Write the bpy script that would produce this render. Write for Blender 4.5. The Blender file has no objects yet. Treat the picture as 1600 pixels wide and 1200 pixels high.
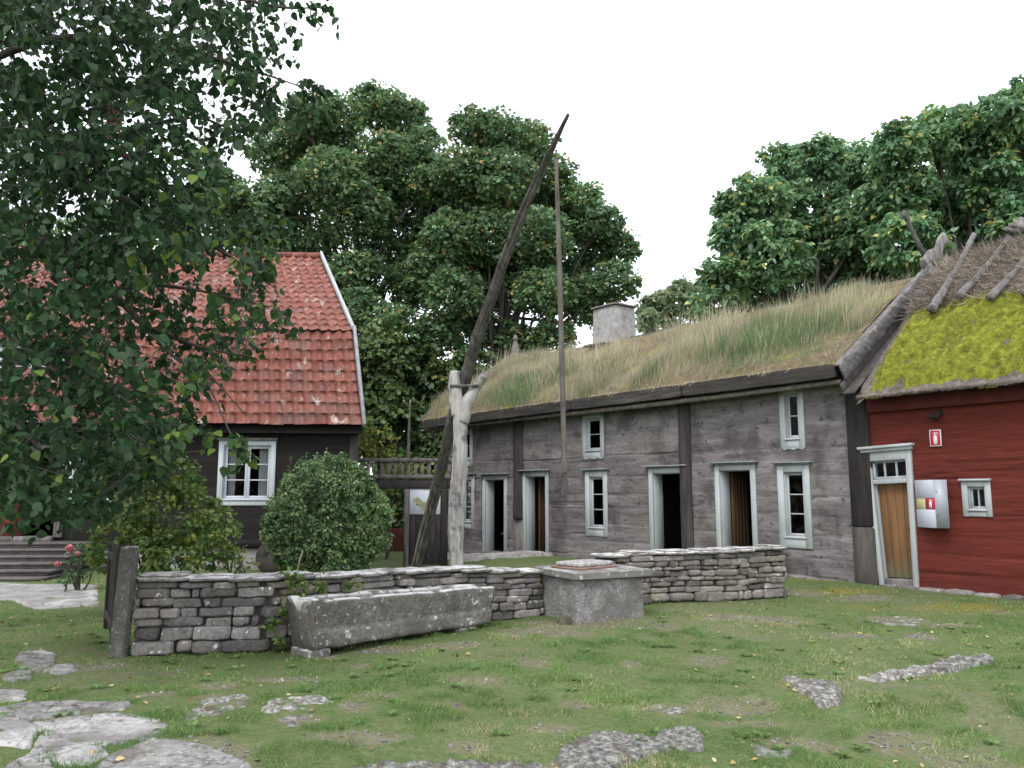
import bpy, bmesh, math, random
import numpy as np
from mathutils import Vector, Matrix
random.seed(7); RNG = np.random.default_rng(11)
SC = bpy.context.scene
COL = SC.collection
R = math.radians

# ------------------------------------------------------------------ camera, light
F = 1250.0; PITCH = math.atan(172 / F); CP, SP = math.cos(PITCH), math.sin(PITCH); EYE = 1.5
cam_d = bpy.data.cameras.new("camera"); cam = bpy.data.objects.new("camera", cam_d); COL.objects.link(cam)
cam_d.sensor_width = 36; cam_d.lens = 36 * F / 1600; cam_d.clip_end = 2000; cam_d.clip_start = 0.05
cam.location = (0, 0, EYE); cam.rotation_euler = (math.pi / 2 + PITCH, 0, 0); SC.camera = cam
SUN_EL, SUN_AZ = R(52), R(205)          # azimuth clockwise from +Y: light comes from behind the camera, slightly left
w = bpy.data.worlds.new("World"); SC.world = w; w.use_nodes = True
nt = w.node_tree; nt.nodes.clear()
sky = nt.nodes.new("ShaderNodeTexSky"); sky.sky_type = 'NISHITA'; sky.sun_disc = False
sky.sun_elevation = SUN_EL; sky.sun_rotation = SUN_AZ; sky.dust_density = 3; sky.air_density = 1
b1 = nt.nodes.new("ShaderNodeBackground"); b1.inputs[1].default_value = 0.06
nt.links.new(sky.outputs[0], b1.inputs[0])
tc = nt.nodes.new("ShaderNodeTexCoord"); nz = nt.nodes.new("ShaderNodeTexNoise")
nz.inputs['Scale'].default_value = 2.2; nz.inputs['Detail'].default_value = 4
nt.links.new(tc.outputs['Generated'], nz.inputs['Vector'])
cr = nt.nodes.new("ShaderNodeValToRGB"); cr.color_ramp.elements[0].position = .3; cr.color_ramp.elements[1].position = .7
cr.color_ramp.elements[0].color = (.90, .94, 1.0, 1); cr.color_ramp.elements[1].color = (1, 1, 1, 1)
nt.links.new(nz.outputs['Fac'], cr.inputs[0])
b2 = nt.nodes.new("ShaderNodeBackground"); b2.inputs[1].default_value = 1.08      # the closed white cloud layer
nt.links.new(cr.outputs[0], b2.inputs[0])
ad = nt.nodes.new("ShaderNodeAddShader"); nt.links.new(b1.outputs[0], ad.inputs[0]); nt.links.new(b2.outputs[0], ad.inputs[1])
wo = nt.nodes.new("ShaderNodeOutputWorld"); nt.links.new(ad.outputs[0], wo.inputs[0])
sd = bpy.data.lights.new("sun", 'SUN'); sd.energy = 0.9; sd.angle = R(14); sd.color = (1, .97, .93)
so = bpy.data.objects.new("sun", sd); COL.objects.link(so)
_dv = Vector((math.sin(SUN_AZ) * math.cos(SUN_EL), math.cos(SUN_AZ) * math.cos(SUN_EL), math.sin(SUN_EL)))
so.rotation_euler = _dv.to_track_quat('Z', 'Y').to_euler(); so.location = (0, 0, 30)
SC.view_settings.view_transform = 'Standard'; SC.view_settings.look = 'None'
SC.view_settings.exposure = 0.78; SC.view_settings.gamma = 1

# ------------------------------------------------------------------ geometry from pixels of the survey photo
def ray(px, py):
    u = (px - 800) / F; v = (600 - py) / F
    return np.array([u, CP - SP * v, SP + CP * v])
CAM = np.array([0, 0, EYE])
def onpl(px, py, P0, n):
    r = ray(px, py); P0 = np.array(P0, float); n = np.array(n, float)
    return CAM + r * ((P0 - CAM) @ n) / (r @ n)
def gpt(px, py, z=0.0): return onpl(px, py, (0, 0, z), (0, 0, 1))
def at(px, py, Y):
    r = ray(px, py); return CAM + r * (Y / r[1])

# ------------------------------------------------------------------ noise
def _h(ix, iy, iz, s):
    n = (ix.astype(np.int64) * 374761393 + iy.astype(np.int64) * 668265263 + iz.astype(np.int64) * 2147483647 + s * 1274126177) & 0xffffffff
    n = ((n ^ (n >> 13)) * 1274126177) & 0xffffffff
    n = ((n ^ (n >> 16)) * 668265263) & 0xffffffff
    return ((n ^ (n >> 15)) & 0xffff) / 65535.0
def noise(P, scale=1.0, seed=0):
    P = np.asarray(P, float) * scale
    i = np.floor(P); f = P - i; f = f * f * (3 - 2 * f); i = i.astype(np.int64)
    out = 0
    for dx in (0, 1):
        for dy in (0, 1):
            for dz in (0, 1):
                wgt = (f[..., 0] if dx else 1 - f[..., 0]) * (f[..., 1] if dy else 1 - f[..., 1]) * (f[..., 2] if dz else 1 - f[..., 2])
                out = out + wgt * _h(i[..., 0] + dx, i[..., 1] + dy, i[..., 2] + dz, seed)
    return out * 2 - 1
def fbm(P, scale=1.0, seed=0, o=4):
    t = 0; a = 1; s = 0
    for k in range(o):
        t = t + a * noise(P, scale * 2 ** k, seed + k * 17); s += a; a *= .5
    return t / s
def P3(x, y, z=None):
    x = np.asarray(x, float); y = np.asarray(y, float)
    if z is None: z = np.zeros_like(x)
    return np.stack([x, y, z + 0 * x], -1)

# ------------------------------------------------------------------ materials
class NT:
    def __init__(s, m):
        s.t = m.node_tree
    def n(s, k, ins=None, **kw):
        d = s.t.nodes.new("ShaderNode" + k)
        for a, b in kw.items(): setattr(d, a, b)
        for a, b in (ins or {}).items():
            if hasattr(b, 'is_output'): s.t.links.new(b, d.inputs[a])
            else: d.inputs[a].default_value = b
        return d
def ramp(N, fac, stops):
    r = N.n("ValToRGB", {0: fac}); e = r.color_ramp.elements
    while len(e) < len(stops): e.new(.5)
    for i, (p, c) in enumerate(stops):
        e[i].position = p; e[i].color = (*c, 1) if len(c) == 3 else c
    return r.outputs[0]
def mat(name, stops, scale=4, stretch=(1, 1, 1), rot=0, detail=8, rough=.9, bump=.4, bs=None, bd=.02, spots=None, up=None, tone=.25,
        hue=0, spec=.3, trans=0, streak=None, extra=None, distort=0, rotx=0):
    """stops: colour ramp on a noise; spots/up: [(scale, lo, hi, colour, strength, stretched?)] layers; tone: strength of the per-piece attribute."""
    m = bpy.data.materials.new(name); m.use_nodes = True; N = NT(m); t = m.node_tree
    bs_ = t.nodes['Principled BSDF']
    co = N.n("TexCoord").outputs['Object']
    mp0 = N.n("Mapping", {'Vector': co, 'Rotation': (rotx, 0, rot)}).outputs[0]
    mp = N.n("Mapping", {'Vector': mp0, 'Scale': stretch}).outputs[0]
    f = N.n("TexNoise", {'Vector': mp, 'Scale': scale, 'Detail': detail, 'Roughness': .65, 'Distortion': distort}).outputs['Fac']
    c = ramp(N, f, stops)
    if streak:     # fine lines along the stretch
        f2 = N.n("TexNoise", {'Vector': mp, 'Scale': scale * streak[0], 'Detail': 6, 'Roughness': .7}).outputs['Fac']
        k = N.n("MapRange", {'Value': f2, 'From Min': .38, 'From Max': .6, 'To Min': streak[1], 'To Max': 1}).outputs[0]
        c = N.n("Mix", {6: c, 7: N.n("CombineXYZ", {0: k, 1: k, 2: k}).outputs[0], 0: 1.0}, data_type='RGBA', blend_type='MULTIPLY').outputs[2]
    for (sc, lo, hi, colr, st) in (spots or []):
        fs = N.n("TexNoise", {'Vector': mp0, 'Scale': sc, 'Detail': 7, 'Roughness': .62}).outputs['Fac']
        k = N.n("MapRange", {'Value': fs, 'From Min': lo, 'From Max': hi, 'To Min': 0.0, 'To Max': st}).outputs[0]
        c = N.n("Mix", {0: k, 6: c, 7: (*colr, 1)}, data_type='RGBA').outputs[2]
    for (sc, lo, hi, colr, st) in (up or []):
        fs = N.n("TexNoise", {'Vector': mp0, 'Scale': sc, 'Detail': 6, 'Roughness': .6}).outputs['Fac']
        k = N.n("MapRange", {'Value': fs, 'From Min': lo, 'From Max': hi, 'To Min': 0.0, 'To Max': st}).outputs[0]
        nn = N.n("SeparateXYZ", {0: N.n("NewGeometry").outputs['Normal']}).outputs[2]
        kn = N.n("MapRange", {'Value': nn, 'From Min': .35, 'From Max': .8}).outputs[0]
        k = N.n("Math", {0: k, 1: kn}, operation='MULTIPLY').outputs[0]
        c = N.n("Mix", {0: k, 6: c, 7: (*colr, 1)}, data_type='RGBA').outputs[2]
    if tone:
        at_ = N.n("Attribute", attribute_name='tone').outputs['Fac']
        k = N.n("MapRange", {'Value': at_, 'From Min': 0.0, 'From Max': 1.0, 'To Min': 1 - tone, 'To Max': 1 + tone}).outputs[0]
        c = N.n("Mix", {6: c, 7: N.n("CombineXYZ", {0: k, 1: k, 2: k}).outputs[0], 0: 1.0}, data_type='RGBA', blend_type='MULTIPLY').outputs[2]
    if extra: c = extra(N, c, mp0)
    t.links.new(c, bs_.inputs['Base Color'])
    bs_.inputs['Roughness'].default_value = rough
    bs_.inputs['Specular IOR Level'].default_value = spec
    if bump:
        fb = N.n("TexNoise", {'Vector': mp, 'Scale': bs or scale * 3, 'Detail': 8, 'Roughness': .7}).outputs['Fac']
        bn = N.n("Bump", {'Strength': bump, 'Distance': bd, 'Height': fb})
        t.links.new(bn.outputs[0], bs_.inputs['Normal'])
    return m
def leafmat(name, cols, trans=.35, rough=.5, spec=.5):
    m = bpy.data.materials.new(name); m.use_nodes = True; N = NT(m); t = m.node_tree; b = t.nodes['Principled BSDF']
    a = N.n("Attribute", attribute_name='tone').outputs['Fac']
    c = ramp(N, a, cols)
    co = N.n("TexCoord").outputs['Object']
    f = N.n("TexNoise", {'Vector': co, 'Scale': .9, 'Detail': 3}).outputs['Fac']
    k = N.n("MapRange", {'Value': f, 'From Min': .3, 'From Max': .7, 'To Min': .75, 'To Max': 1.25}).outputs[0]
    c = N.n("Mix", {6: c, 7: N.n("CombineXYZ", {0: k, 1: k, 2: k}).outputs[0], 0: .8}, data_type='RGBA', blend_type='MULTIPLY').outputs[2]
    t.links.new(c, b.inputs['Base Color']); b.inputs['Roughness'].default_value = rough; b.inputs['Specular IOR Level'].default_value = spec
    tr = N.n("BsdfTranslucent", {'Color': c}); mx = N.n("MixShader", {0: trans, 1: b.outputs[0], 2: tr.outputs[0]})
    t.links.new(mx.outputs[0], t.nodes['Material Output'].inputs[0])
    return m

ANG = R(37.8)
MA = {}
G = (.14, .125, .115)
MA['logs'] = mat('weathered_logs', [(.25, (.080, .074, .074)), (.45, (.158, .148, .146)), (.6, (.215, .203, .20)), (.8, (.31, .295, .288))],
    scale=1.9, stretch=(.5, .5, 3.2), rot=-ANG - math.pi / 2, detail=10, bump=.7, bs=5, bd=.03, tone=.22, streak=(6, .8),
    spots=[(1.1, .5, .62, (.05, .042, .043), .72), (9, .58, .65, (.03, .026, .026), .75), (22, .6, .66, (.045, .04, .04), .6), (.7, .53, .7, (.2, .18, .13), .35), (14, .66, .72, (.36, .34, .31), .5)])
MA['dark_wood'] = mat('dark_weathered_wood', [(.3, (0.022, 0.020, 0.019)), (.6, (0.051, 0.045, 0.044)), (.8, (0.085, 0.076, 0.074))], scale=3, stretch=(1, 1, .15), bump=.6, bs=8, streak=(3, .6), tone=.3)
MA['grey_wood'] = mat('grey_weathered_wood', [(.25, (.085, .077, .075)), (.5, (.19, .177, .17)), (.75, (.31, .295, .28))], scale=3, stretch=(1, 1, .12), bump=.6, bs=9, streak=(3, .5), tone=.25,
    spots=[(5, .6, .7, (.05, .045, .045), .6)])
MA['ridge_wood'] = mat('split_ridge_timber', [(.3, (.06, .056, .055)), (.55, (.145, .138, .135)), (.8, (.24, .232, .228))], scale=9, bump=.8, bs=16, tone=.1, spots=[(4, .55, .65, (.05, .046, .046), .6)])
MA['old_wood'] = mat('old_grey_brown_wood', [(.3, (.055, .05, .047)), (.6, (.10, .092, .086)), (.8, (.16, .15, .14))], scale=3, stretch=(1, 1, .15), bump=.6, bs=8, streak=(3, .6), tone=.2)
MA['barge_wood'] = mat('flaking_grey_boards', [(.3, (.07, .066, .066)), (.55, (.15, .145, .142)), (.8, (.27, .262, .255))], scale=4, stretch=(.3, .3, 1), bump=.6, bs=9, streak=(3, .5), tone=.3,
    spots=[(7, .57, .64, (.30, .29, .28), .5), (9, .6, .66, (.03, .028, .028), .7)])
MA['fascia'] = mat('dark_eave_board', [(.3, (.018, .016, .015)), (.55, (.04, .036, .032)), (.8, (.10, .09, .075))], scale=2, stretch=(.5, .5, 4), rot=-ANG - math.pi / 2, bump=.7, bs=8, tone=.2,
    spots=[(6, .62, .7, (.06, .065, .025), .6)])
MA['pole'] = mat('lichened_pole', [(.3, (.06, .05, .045)), (.6, (.17, .155, .13)), (.8, (.29, .27, .24))], scale=6, bump=.6, tone=.2, spots=[(5, .58, .66, (.13, .14, .03), .7)])
def _silver(N, c, v): return c
MA['post'] = mat('silver_bare_trunk', [(.25, (0.135, 0.126, 0.122)), (.45, (0.360, 0.347, 0.333)), (.7, (0.558, 0.544, 0.531))], scale=5, stretch=(1, 1, .14), bump=.8, bs=10, streak=(3, .6), tone=0, distort=.4,
    spots=[(3.6, .54, .62, (.10, .092, .09), .85), (1.2, .5, .7, (.30, .28, .22), .4), (9, .64, .7, (.06, .05, .05), .7)])
MA['beam'] = mat('twisted_grey_beam', [(.3, (0.057, 0.052, 0.048)), (.55, (0.149, 0.138, 0.127)), (.8, (0.253, 0.236, 0.218))], scale=6, stretch=(1, 1, .16), rotx=0, bump=.9, bs=12, streak=(2.5, .45), tone=0)
MA['rod'] = mat('old_well_rod', [(.3, (.08, .07, .06)), (.7, (.2, .18, .16))], scale=6, stretch=(1, 1, .2), bump=.5, streak=(3, .6), tone=.1)
MA['white'] = mat('weathered_white_paint', [(.3, (0.277, 0.298, 0.307)), (.5, (0.353, 0.378, 0.391)), (.7, (0.403, 0.428, 0.445))], scale=3, stretch=(1, 1, .3), bump=.2, tone=.1, rough=.6,
    spots=[(9, .62, .7, (.30, .29, .26), .6), (2, .55, .75, (.47, .50, .47), .4)])
MA['cleanwhite'] = mat('white_window_paint', [(.3, (0.420, 0.454, 0.487)), (.7, (0.487, 0.521, 0.554))], scale=3, bump=.1, tone=.06, rough=.5, spots=[(8, .66, .74, (.45, .44, .42), .5)])
MA['cap'] = mat('grey_lead_cap', [(.3, (.16, .17, .18)), (.7, (.30, .31, .31))], scale=6, bump=.4, tone=.1)
MA['brown_door'] = mat('brown_plank_door', [(.3, (0.064, 0.034, 0.019)), (.6, (0.092, 0.050, 0.025)), (.85, (0.120, 0.068, 0.036))], scale=4, stretch=(1, 1, .12), bump=.3, tone=.15, streak=(3, .8))
MA['orange_door'] = mat('ochre_plank_door', [(.3, (0.126, 0.066, 0.029)), (.5, (0.168, 0.088, 0.039)), (.8, (0.202, 0.113, 0.055))], scale=4, stretch=(1, 1, .12), bump=.3, tone=.15, streak=(3, .85),
    extra=lambda N, c, v: N.n("Mix", {0: N.n("MapRange", {'Value': N.n("Math", {0: N.n("SeparateXYZ", {0: v}).outputs[2], 1: N.n("Math", {0: N.n("TexNoise", {'Vector': v, 'Scale': 9.0, 'Detail': 5}).outputs['Fac'], 1: .5}, operation='MULTIPLY').outputs[0]}, operation='SUBTRACT').outputs[0], 'From Min': -.02, 'From Max': .28, 'To Min': .85, 'To Max': 0.0}).outputs[0], 6: c, 7: (.13, .125, .075, 1)}, data_type='RGBA').outputs[2])
MA['red'] = mat('falu_red_timber', [(.25, (0.072, 0.013, 0.009)), (.5, (0.113, 0.020, 0.013)), (.75, (0.152, 0.030, 0.020))], scale=2, stretch=(.35, .35, 6), rot=-ANG - math.pi / 2, bump=.6, bs=7, tone=.14, streak=(4, .75),
    spots=[(8, .62, .7, (.07, .015, .012), .6), (1, .52, .7, (.08, .015, .012), .5), (60, .72, .74, (.5, .4, .36), .7)])
MA['redboard'] = mat('red_boarding', [(.25, (.07, .016, .014)), (.75, (.13, .03, .025))], scale=4, stretch=(1, 1, .3), bump=.4, tone=.2)
MA['tar'] = mat('tarred_black_boards', [(.25, (0.005, 0.005, 0.005)), (.55, (0.011, 0.009, 0.009)), (.8, (0.021, 0.018, 0.017))], scale=3, stretch=(.4, 1, 5), bump=.5, bs=9, tone=.3, rough=.8)
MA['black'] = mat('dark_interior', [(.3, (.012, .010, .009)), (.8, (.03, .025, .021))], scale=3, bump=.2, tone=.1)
MA['plinth'] = mat('limewashed_plinth', [(.3, (.28, .27, .26)), (.7, (.45, .44, .43))], scale=3, bump=.8, bd=.05, tone=.2, spots=[(3, .55, .65, (.14, .13, .12), .6)])
MA['tile'] = mat('old_clay_tiles', [(.3, (0.119, 0.041, 0.032)), (.5, (0.186, 0.066, 0.050)), (.75, (0.246, 0.102, 0.081))], scale=5, bump=.3, tone=.16, rough=.85,
    spots=[(1.8, .50, .66, (.145, .10, .085), .6), (3.2, .60, .66, (.5, .47, .43), .55), (13, .64, .68, (.55, .52, .46), .6), (7, .6, .72, (.36, .15, .055), .4), (1.1, .56, .68, (.12, .09, .078), .5)])
MA['stonewall'] = mat('dry_limestone', [(.3, (0.097, 0.088, 0.082)), (.5, (0.181, 0.168, 0.158)), (.7, (0.252, 0.239, 0.223))], scale=6, bump=.9, bs=14, bd=.02, tone=.45,
    spots=[(34, .50, .60, (.065, .06, .055), .6), (52, .60, .66, (.40, .39, .37), .6), (1.1, .5, .62, (.16, .145, .115), .6), (3, .53, .68, (.085, .077, .074), .7), (14, .645, .67, (.66, .66, .64), .9), (2, .6, .7, (.17, .14, .085), .5)], up=[(9, .60, .66, (.6, .6, .59), .7)])
MA['coping'] = mat('white_lichened_coping', [(.3, (0.109, 0.101, 0.097)), (.5, (0.185, 0.172, 0.164)), (.7, (0.260, 0.248, 0.235))], scale=6, bump=1, bs=14, bd=.025, tone=.25,
    spots=[(34, .50, .60, (.065, .06, .055), .6), (52, .60, .66, (.40, .39, .37), .6), (14, .64, .67, (.66, .66, .64), .9)], up=[(7, .44, .53, (.50, .50, .49), .95), (25, .5, .6, (.25, .24, .23), .6)])
MA['trough'] = mat('trough_limestone', [(.3, (0.084, 0.078, 0.070)), (.5, (0.143, 0.133, 0.118)), (.7, (0.206, 0.193, 0.172))], scale=7, bump=.9, bs=22, bd=.02, tone=.1,
    spots=[(34, .50, .60, (.065, .06, .055), .6), (52, .60, .66, (.40, .39, .37), .6), (2, .5, .7, (.29, .28, .265), .6), (8, .635, .66, (.55, .55, .535), .9), (18, .62, .65, (.55, .55, .53), .8), (1.6, .52, .62, (.085, .077, .062), .65), (40, .58, .64, (.07, .063, .055), .5)], up=[(6, .40, .50, (.52, .52, .51), .95)])
MA['concrete'] = mat('rough_well_stone', [(.3, (0.126, 0.122, 0.115)), (.5, (0.244, 0.238, 0.228)), (.7, (0.344, 0.336, 0.323))], scale=5, bump=1, bs=24, bd=.025, tone=.1,
    spots=[(34, .50, .60, (.065, .06, .055), .6), (52, .60, .66, (.40, .39, .37), .6), (1.6, .5, .62, (.115, .108, .10), .75), (22, .64, .67, (.7, .7, .68), .9)])
MA['chim'] = mat('pale_rendered_chimney', [(.3, (.22, .21, .205)), (.5, (.33, .32, .315)), (.7, (.42, .41, .405))], scale=7, bump=1, bs=24, bd=.025, tone=.1, spots=[(2.6, .56, .66, (.17, .16, .155), .6)])
MA['slab'] = mat('well_cover_slab', [(.3, (0.109, 0.105, 0.099)), (.7, (0.210, 0.204, 0.193))], scale=6, bump=.9, bs=26, bd=.02, tone=.1,
    spots=[(12, .60, .64, (.55, .55, .53), .8)], up=[(4, .5, .6, (.42, .42, .40), .7)])
MA['lichenstone'] = mat('lichened_lid_stone', [(.3, (0.160, 0.152, 0.144)), (.7, (0.400, 0.392, 0.376))], scale=18, bump=1, bs=30, bd=.02, tone=.1, spots=[(20, .5, .56, (.5, .49, .48), .9)])
MA['redslate'] = mat('reddish_lid', [(.3, (.12, .07, .055)), (.7, (.26, .17, .14))], scale=9, bump=.5, tone=.1)
MA['postconc'] = mat('gatepost_stone', [(.3, (0.055, 0.050, 0.045)), (.55, (0.109, 0.102, 0.094)), (.75, (0.176, 0.168, 0.155))], scale=8, bump=1, bs=30, bd=.02, tone=0,
    spots=[(34, .50, .60, (.065, .06, .055), .6), (52, .60, .66, (.40, .39, .37), .6), (24, .60, .65, (.34, .33, .31), .7), (3, .6, .68, (.14, .085, .04), .5)], up=[(8, .4, .5, (.5, .5, .48), .8)])
MA['steps'] = mat('grey_stone_steps', [(.3, (0.064, 0.058, 0.055)), (.7, (0.143, 0.134, 0.126))], scale=5, bump=.7, bs=14, tone=.1)
def _slabx(N, c, v): return c
MA['mossstone'] = mat('dark_mossy_stone', [(.3, (.05, .045, .03)), (.7, (.12, .11, .07))], scale=9, bump=1, bs=20, tone=0)
MA['flag'] = mat('pale_flagstone', [(.3, (0.163, 0.155, 0.155)), (.5, (0.244, 0.237, 0.233)), (.75, (0.340, 0.333, 0.326))], scale=7, bump=1, bs=22, bd=.02, tone=.2,
    spots=[(1.3, .46, .55, (.46, .455, .445), .85), (9, .50, .60, (.22, .205, .20), .8), (30, .52, .60, (.16, .15, .145), .6), (2.5, .57, .62, (.13, .12, .115), .7), (4, .60, .66, (.10, .12, .04), .6)])
MA['flagdark'] = mat('grey_flagstone', [(.3, (0.136, 0.133, 0.127)), (.5, (0.227, 0.225, 0.213)), (.75, (0.345, 0.347, 0.322))], scale=9, bump=1, bs=26, bd=.025, tone=.2,
    spots=[(1.0, .54, .60, (.52, .51, .50), .8), (14, .52, .60, (.10, .092, .095), .8), (34, .58, .64, (.5, .49, .475), .7), (3, .58, .64, (.10, .085, .065), .7)])
MA['outcrop'] = mat('mossy_limestone_outcrop', [(.35, (0.075, 0.066, 0.062)), (.5, (0.200, 0.193, 0.176)), (.62, (0.430, 0.439, 0.390))], scale=24, bump=1, bs=24, bd=.04, tone=.2,
    spots=[(5, .56, .64, (.11, .075, .06), .6)])
MA['glassy'] = None
m = bpy.data.materials.new('old_window_glass'); m.use_nodes = True; N = NT(m); t = m.node_tree; t.nodes.remove(t.nodes['Principled BSDF'])
bn = N.n("Bump", {'Strength': .25, 'Distance': .05, 'Height': N.n("TexNoise", {'Vector': N.n("TexCoord").outputs['Object'], 'Scale': 4.0}).outputs['Fac']})
fr = N.n("Fresnel", {'IOR': 1.17}); gl = N.n("BsdfGlossy", {'Roughness': .03, 'Normal': bn.outputs[0]}); tp = N.n("BsdfTransparent", {0: (.75, .8, .8, 1)})
t.links.new(N.n("MixShader", {0: fr.outputs[0], 1: tp.outputs[0], 2: gl.outputs[0]}).outputs[0], t.nodes['Material Output'].inputs[0]); MA['glass'] = m
MA['curtain'] = mat('thin_curtain', [(.3, (0.420, 0.420, 0.420)), (.7, (0.554, 0.554, 0.546))], scale=3, bump=0, tone=.1)
MA['metal'] = mat('grey_painted_steel', [(.3, (0.277, 0.294, 0.344)), (.7, (0.311, 0.328, 0.378))], scale=2, bump=.03, tone=0, rough=.4, spec=.5)
MA['metalwhite'] = mat('white_painted_steel', [(.3, (0.420, 0.445, 0.504)), (.7, (0.462, 0.487, 0.546))], scale=2, bump=.03, tone=0, rough=.35, spec=.5)
MA['signred'] = mat('sign_red', [(.3, (.42, .018, .045)), (.7, (.46, .022, .05))], scale=3, bump=0, tone=0, rough=.5)
MA['signwhite'] = mat('sign_white', [(.3, (0.622, 0.622, 0.622)), (.7, (0.655, 0.655, 0.647))], scale=3, bump=0, tone=0, rough=.5)
MA['yellowish'] = mat('cabinet_view', [(.3, (.35, .33, .14)), (.7, (.5, .48, .28))], scale=3, stretch=(6, 6, .2), bump=0, tone=0)
MA['mapink'] = mat('map_ink', [(.35, (.12, .14, .06)), (.55, (.35, .33, .22)), (.7, (.16, .10, .05))], scale=30, bump=0, tone=.3)
MA['maptext'] = mat('map_grey_print', [(.3, (.25, .27, .3)), (.7, (.4, .42, .45))], scale=30, bump=0, tone=0)
MA['paper'] = mat('pale_blue_map_board', [(.3, (0.504, 0.554, 0.613)), (.7, (0.571, 0.613, 0.655))], scale=3, bump=0, tone=0, rough=.4)
MA['bark'] = mat('tree_bark', [(.3, (.03, .026, .022)), (.7, (.085, .075, .065))], scale=7, stretch=(1, 1, .3), bump=.9, tone=.1)
MA['greenbark'] = mat('mossy_grey_bark', [(.3, (.035, .032, .024)), (.7, (.11, .105, .085))], scale=7, stretch=(1, 1, .3), bump=.9, tone=.1)
MA['stickm'] = mat('pale_stick', [(.3, (.22, .16, .10)), (.7, (.36, .28, .18))], scale=9, bump=.3, tone=0)
MA['thatch'] = mat('old_straw_thatch', [(.3, (.085, .067, .058)), (.5, (.17, .142, .125)), (.75, (.29, .25, .22))], scale=16, stretch=(1, 1, 1), bump=1, bs=30, bd=.05, tone=.35)
MA['straw'] = leafmat('loose_straw', [(0, (.17, .14, .12)), (.5, (.33, .28, .24)), (1, (.52, .45, .37))], trans=.1, rough=.9, spec=.1)
MA['moss'] = mat('bright_roof_moss', [(.3, (0.072, 0.078, 0.010)), (.5, (0.174, 0.190, 0.018)), (.7, (0.297, 0.308, 0.040))], scale=9, bump=1, bs=40, bd=.05, tone=.3,
    spots=[(2.3, .60, .72, (.15, .115, .045), .65)])
MA['mossblade'] = leafmat('moss_tufts', [(0, (0.094, 0.108, 0.016)), (.5, (0.208, 0.234, 0.030)), (1, (0.354, 0.373, 0.060))], trans=.3, rough=.9, spec=.1)
MA['sod'] = mat('sod_soil', [(.3, (.07, .055, .035)), (.5, (.15, .115, .07)), (.7, (.20, .17, .09))], scale=6, bump=1, bs=20, bd=.05, tone=.2, spots=[(1.3, .58, .66, (.26, .26, .03), .8)])
MA['drygrass'] = leafmat('dry_roof_grass', [(0, (0.111, 0.199, 0.083)), (.3, (0.205, 0.280, 0.138)), (.45, (0.342, 0.334, 0.202)), (.75, (0.496, 0.442, 0.322)), (1, (0.667, 0.613, 0.488))], trans=.45, rough=.85, spec=.1)
MA['grassblade'] = leafmat('lawn_grass', [(0, (0.095, 0.170, 0.060)), (.5, (0.166, 0.269, 0.091)), (.78, (0.242, 0.330, 0.119)), (.88, (0.362, 0.351, 0.184)), (1, (0.485, 0.422, 0.275))], trans=.45, rough=.8, spec=.15)
MA['leaf_near'] = leafmat('dark_green_leaves', [(0, (0.015, 0.041, 0.017)), (.5, (0.027, 0.068, 0.024)), (.85, (0.046, 0.101, 0.031)), (.97, (0.123, 0.183, 0.027)), (1, (0.205, 0.231, 0.032))], trans=.35, rough=.6, spec=.3)
MA['leaf_redish'] = leafmat('withered_red_leaves', [(0, (.09, .03, .02)), (1, (.2, .06, .04))], trans=.2)
MA['leaf_maple'] = leafmat('maple_leaves', [(0, (0.076, 0.142, 0.077)), (.5, (0.134, 0.234, 0.111)), (.85, (0.198, 0.319, 0.136)), (.95, (0.351, 0.369, 0.120)), (1, (0.426, 0.298, 0.120))], trans=.4)
MA['leaf_big'] = leafmat('chestnut_leaves', [(0, (0.093, 0.189, 0.104)), (.5, (0.155, 0.291, 0.140)), (.9, (0.240, 0.378, 0.179)), (1, (0.497, 0.486, 0.150))], trans=.4)
MA['leaf_far'] = leafmat('distant_leaves', [(0, (0.164, 0.228, 0.136)), (1, (0.265, 0.336, 0.185))], trans=.4)
MA['leaf_bush'] = leafmat('round_bush_leaves', [(0, (0.070, 0.137, 0.054)), (.5, (0.121, 0.215, 0.082)), (.9, (0.215, 0.304, 0.121)), (1, (0.354, 0.367, 0.153))], trans=.3)
MA['leaf_shrub'] = leafmat('yellow_green_shrub_leaves', [(0, (0.057, 0.114, 0.028)), (.5, (0.123, 0.204, 0.048)), (.85, (0.199, 0.266, 0.062)), (1, (0.342, 0.342, 0.085))], trans=.4)
MA['leaf_yellow'] = leafmat('yellowing_leaves', [(0, (.08, .13, .025)), (.5, (.17, .22, .04)), (1, (.33, .34, .09))], trans=.4)
MA['leaf_under'] = leafmat('undergrowth_leaves', [(0, (0.039, 0.077, 0.031)), (.6, (0.084, 0.148, 0.049)), (1, (0.193, 0.218, 0.064))], trans=.3)
MA['leaf_fallen'] = leafmat('fallen_leaf', [(0, (.10, .06, .03)), (.5, (.30, .2, .06)), (1, (.42, .36, .2))], trans=.1, rough=.8)
MA['leaf_rose'] = leafmat('rose_leaves', [(0, (.035, .08, .035)), (1, (.09, .16, .07))], trans=.3)
MA['petal'] = mat('pink_petals', [(.3, (.6, .22, .24)), (.7, (.78, .42, .42))], scale=20, bump=0, tone=.2)
MA['flagpath'] = mat('worn_path_stone', [(.3, (0.170, 0.162, 0.157)), (.5, (0.255, 0.246, 0.238)), (.75, (0.357, 0.348, 0.340))], scale=3, bump=1, bs=12, tone=0, spots=[(1.4, .55, .62, (.50, .49, .475), .7), (5, .6, .68, (.12, .11, .10), .6)])

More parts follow.
